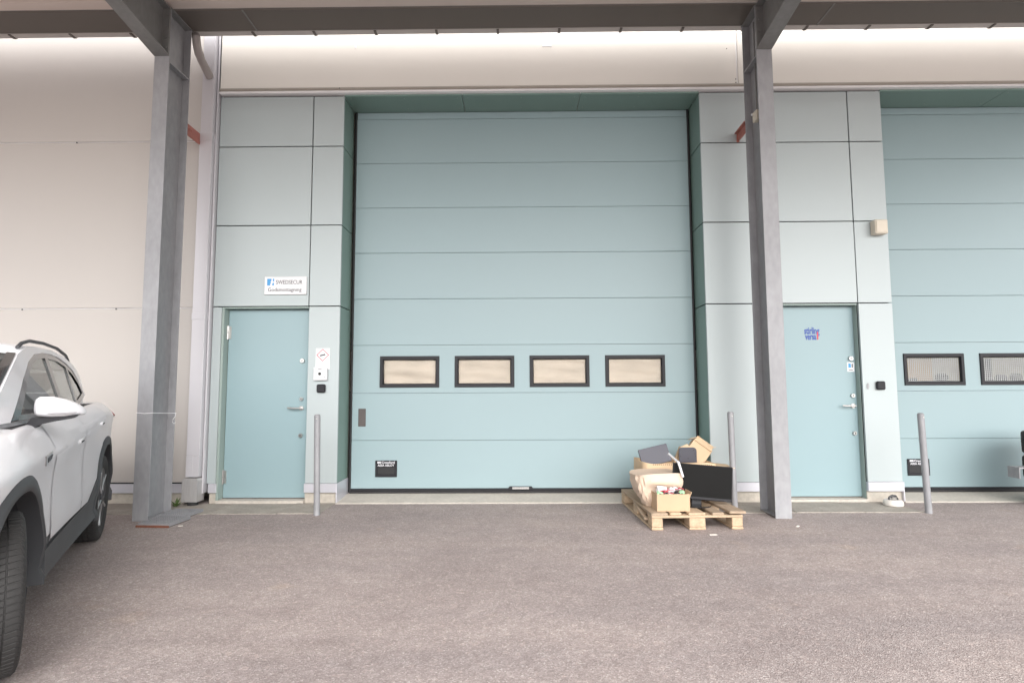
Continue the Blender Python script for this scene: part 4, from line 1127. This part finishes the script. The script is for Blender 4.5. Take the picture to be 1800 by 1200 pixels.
# far end of the greenhouse: roof, screen, rear glass
def cross(bm, stations, crown, n=16, bulge=0):
    rows2 = []
    for (u, w, hv) in stations:
        rows2.append([bm.verts.new((u + bulge*(1-(2*k/n-1)**2), hv*(2*k/n-1), w + crown*(1-(2*k/n-1)**4))) for k in range(n+1)])
    for A, B2 in zip(rows2, rows2[1:]):
        for k in range(n): bm.faces.new((A[k], A[k+1], B2[k+1], B2[k]))
def gedge(u, w): return green_v(u, w)
rs = [(u, w, green_v(u, w)-.004) for u, w in ((1.72,1.432),(1.50,1.482),(1.20,1.502),(.80,1.505),(.45,1.480),(.15,1.420),(.05,1.395))]
bm = B(); cross(bm, rs, .028); rf = cpart('roof', bm, M['carpaint'])
md = rf.modifiers.new('s','SOLIDIFY'); md.thickness = .02; md.offset = -1
ws = [(2.53,1.045,green_v(2.53,1.045)-.012),(2.30,1.165,green_v(2.3,1.165)-.012),(1.95,1.335,green_v(1.95,1.335)-.012),(1.725,1.431,green_v(1.72,1.432)-.012)]
bm = B(); cross(bm, ws, .020, bulge=.10); wsb = cpart('windscreen', bm, M['carglass'])
for s in (1,-1):
    bm = B(); pts_i = [(u+.012, s*(hv-.035), w+.010) for u, w, hv in ws]; pts_o = [(u+.004, s*(hv+.004), w+.006) for u, w, hv in ws]
    A = [bm.verts.new(p) for p in pts_i]; B3 = [bm.verts.new(p) for p in pts_o]
    for k in range(3): bm.faces.new((A[k], A[k+1], B3[k+1], B3[k]))
    o = cpart('screen_border', bm, M['gloss']); md = o.modifiers.new('s','SOLIDIFY'); md.thickness = .01
rg = [(.04,1.393,green_v(.05,1.395)-.01),(-.15,1.335,green_v(-.15,1.335)-.01),(-.45,1.225,green_v(-.45,1.225)-.01),(-.70,1.10,green_v(-.7,1.1)-.01)]
bm = B(); cross(bm, rg, .022, bulge=-.05); cpart('rear_window', bm, M['carglass'])
bm = B(); cross(bm, [(.07,1.41,.60),(-.10,1.40,.585),(-.16,1.385,.56)], .02, bulge=-.03); o = cpart('spoiler', bm, M['carpaint']); md = o.modifiers.new('s','SOLIDIFY'); md.thickness = .03; md.offset = -1
bm = B(); cross(bm, [(2.55,1.078,.74),(2.46,1.062,.74)], .012, bulge=.09); o = cpart('scuttle', bm, M['blackp']); md = o.modifiers.new('s','SOLIDIFY'); md.thickness = .015
# interior
bm = B(); obox(bm, Matrix.Translation((2.02,0,1.08)) @ Matrix.Rotation(.1,4,'Y'), .50, 1.30, .10, .03); cpart('dashboard', bm, M['interior'])
for (u, v) in ((1.12,.37),(1.12,-.37),(.22,.38),(.22,-.38)):
    bm = B(); obox(bm, Matrix.Translation((u,v,1.09)) @ Matrix.Rotation(-.20,4,'Y'), .12, .44, .22, .045); st_ = cpart('seat_back', bm, M['seat'])
    bm = B(); obox(bm, Matrix.Translation((u-.05,v,1.285)) @ Matrix.Rotation(-.15,4,'Y'), .08, .24, .15, .035); cpart('headrest', bm, M['seat'], parent=st_)
bm = B(); bmesh.ops.create_uvsphere(bm, u_segments=8, v_segments=4, radius=.001)
bm.free()
bm = B()
n = 28; cc = Matrix.Translation((1.74,.37,1.09)) @ Matrix.Rotation(math.radians(65),4,'Y')
pts = [tuple(cc @ Vector((.17*math.cos(2*math.pi*k/n), .17*math.sin(2*math.pi*k/n), 0))) for k in range(n+1)]
tube(bm, pts, .014, 8, caps=False); cpart('steering_wheel', bm, M['interior'])
bm = B(); obox(bm, Matrix.Translation((1.80,0,1.37)), .03, .20, .06, .012); cpart('rear_view_mirror', bm, M['blackp'])
# lamps, grille, plate
for s in (1,-1):
    bm = B(); surf_patch(bm, [(3.10,.78),(2.98,.83),(2.97,.77),(3.08,.70),(3.16,.70)], side_v, .006, s, .012); cpart('headlight', bm, M['lamp'])
    bm = B(); surf_patch(bm, [(-.50,1.045),(-.74,1.02),(-.79,.95),(-.60,.955),(-.46,1.0)], side_v, .006, s, .012); cpart('tail_light', bm, M['redlamp'])
bm = B(); obox(bm, Matrix.Translation((3.235,0,.40)), .09, 1.05, .20, .03); cpart('front_grille', bm, M['cladding'])
bm = B(); obox(bm, Matrix.Translation((-.80,0,.40)), .10, 1.20, .22, .04); cpart('rear_bumper', bm, M['cladding'])
bm = B(); obox(bm, Matrix.Translation((-.90,0,.62)) , .01, .48, .11, .002); cpart('number_plate', bm, M['white'])
# wheels
def wheel(u, s, steer):
    piv = bpy.data.objects.new('wheel', None)
    bm = B(); tyre_bm(bm, .345, .235, .235, 'y', (0,0,0))
    o = cpart('wheel', bm, M['tyre']); o.location = (u, s*(VT-.1175+(.015 if u > 1 else 0)), WC); o.rotation_euler = (0,0,steer)
    bpy.data.objects.remove(piv)
    bm = B(); lathe(bm, [(.236,-.10),(.228,-.085),(.222,.0),(.228,.085),(.236,.10)][::1], 40, 'y'); build('rim_barrel', bm, M['rimd'], o, True)
    for k in range(5):
        a = 2*math.pi*k/5+.3
        for da in (-.16,.16):
            bm = B(); mt = Matrix.Rotation(a+da,4,'Y') @ Matrix.Translation((.135,s*.095,0)) @ Matrix.Rotation(-s*da*.5,4,'Z')
            obox(bm, mt, .19, .016, .022, .004); build('spoke', bm, M['rim'], o)
    bm = B(); lathe(bm, [(.055,s*.06),(.055,s*.108),(.045,s*.112),(.001,s*.112)], 24, 'y'); build('hub', bm, M['rimd'], o, True)
    bm = B(); lathe(bm, [(.15,s*.02),(.15,s*.035),(.001,s*.035)], 32, 'y'); build('brake_disc', bm, M['steel'], o, True)
STEER = math.radians(15)
wheel(UR, 1, 0); wheel(UR, -1, 0); wheel(UF, 1, STEER); wheel(UF, -1, STEER)

# ================================================================== LITTER ON THE ASPHALT
rnd = random.Random(21)
bm = B()
for k in range(26):
    x = rnd.uniform(-3.4, 6); y = rnd.uniform(-4.2, -.6)
    r = rnd.uniform(.002,.006)
    vs = bmesh.ops.create_icosphere(bm, subdivisions=1, radius=r, matrix=Matrix.Translation((x,y,r*.3)))['verts']
    for v in vs: v.co.x = x+(v.co.x-x)*rnd.uniform(.8,1.6); v.co.z = max(0, v.co.z)*.7
o = build('loose_grit', bm, M['slab']); o['kind'] = 'stuff'; o['label'] = 'pale grit and small stones scattered on the asphalt'
for k, (x, y, s_, rot, lab) in enumerate(((-3.05,-1.00,.024,.3,'pale crumb of litter on the asphalt beside the rear wheel of the car'),(1.62,-1.34,.040,.1,'pale wood splinter on the asphalt in front of the pallet'),(2.46,-1.06,.030,.8,'pale chip on the asphalt in front of the right column'))):
    bm = B(); obox(bm, Matrix.Translation((0,0,.004)) @ Matrix.Rotation(rot,4,'Z'), s_*1.6, s_*.6, .006, .001)
    o = build('litter_chip', bm, M['conc_white']); o.location = (x,y,0); tag(o, lab, 'litter')
bm = B(); tube(bm, [(3.70,-2.02,.006),(3.76,-2.05,.010),(3.80,-2.10,.006)], .0035, 6); tube(bm, [(3.76,-2.05,.010),(3.79,-2.02,.006)], .003, 6)
tag(build('twig', bm, M['woodw']), 'small dry twig on the asphalt at the right', 'twig')
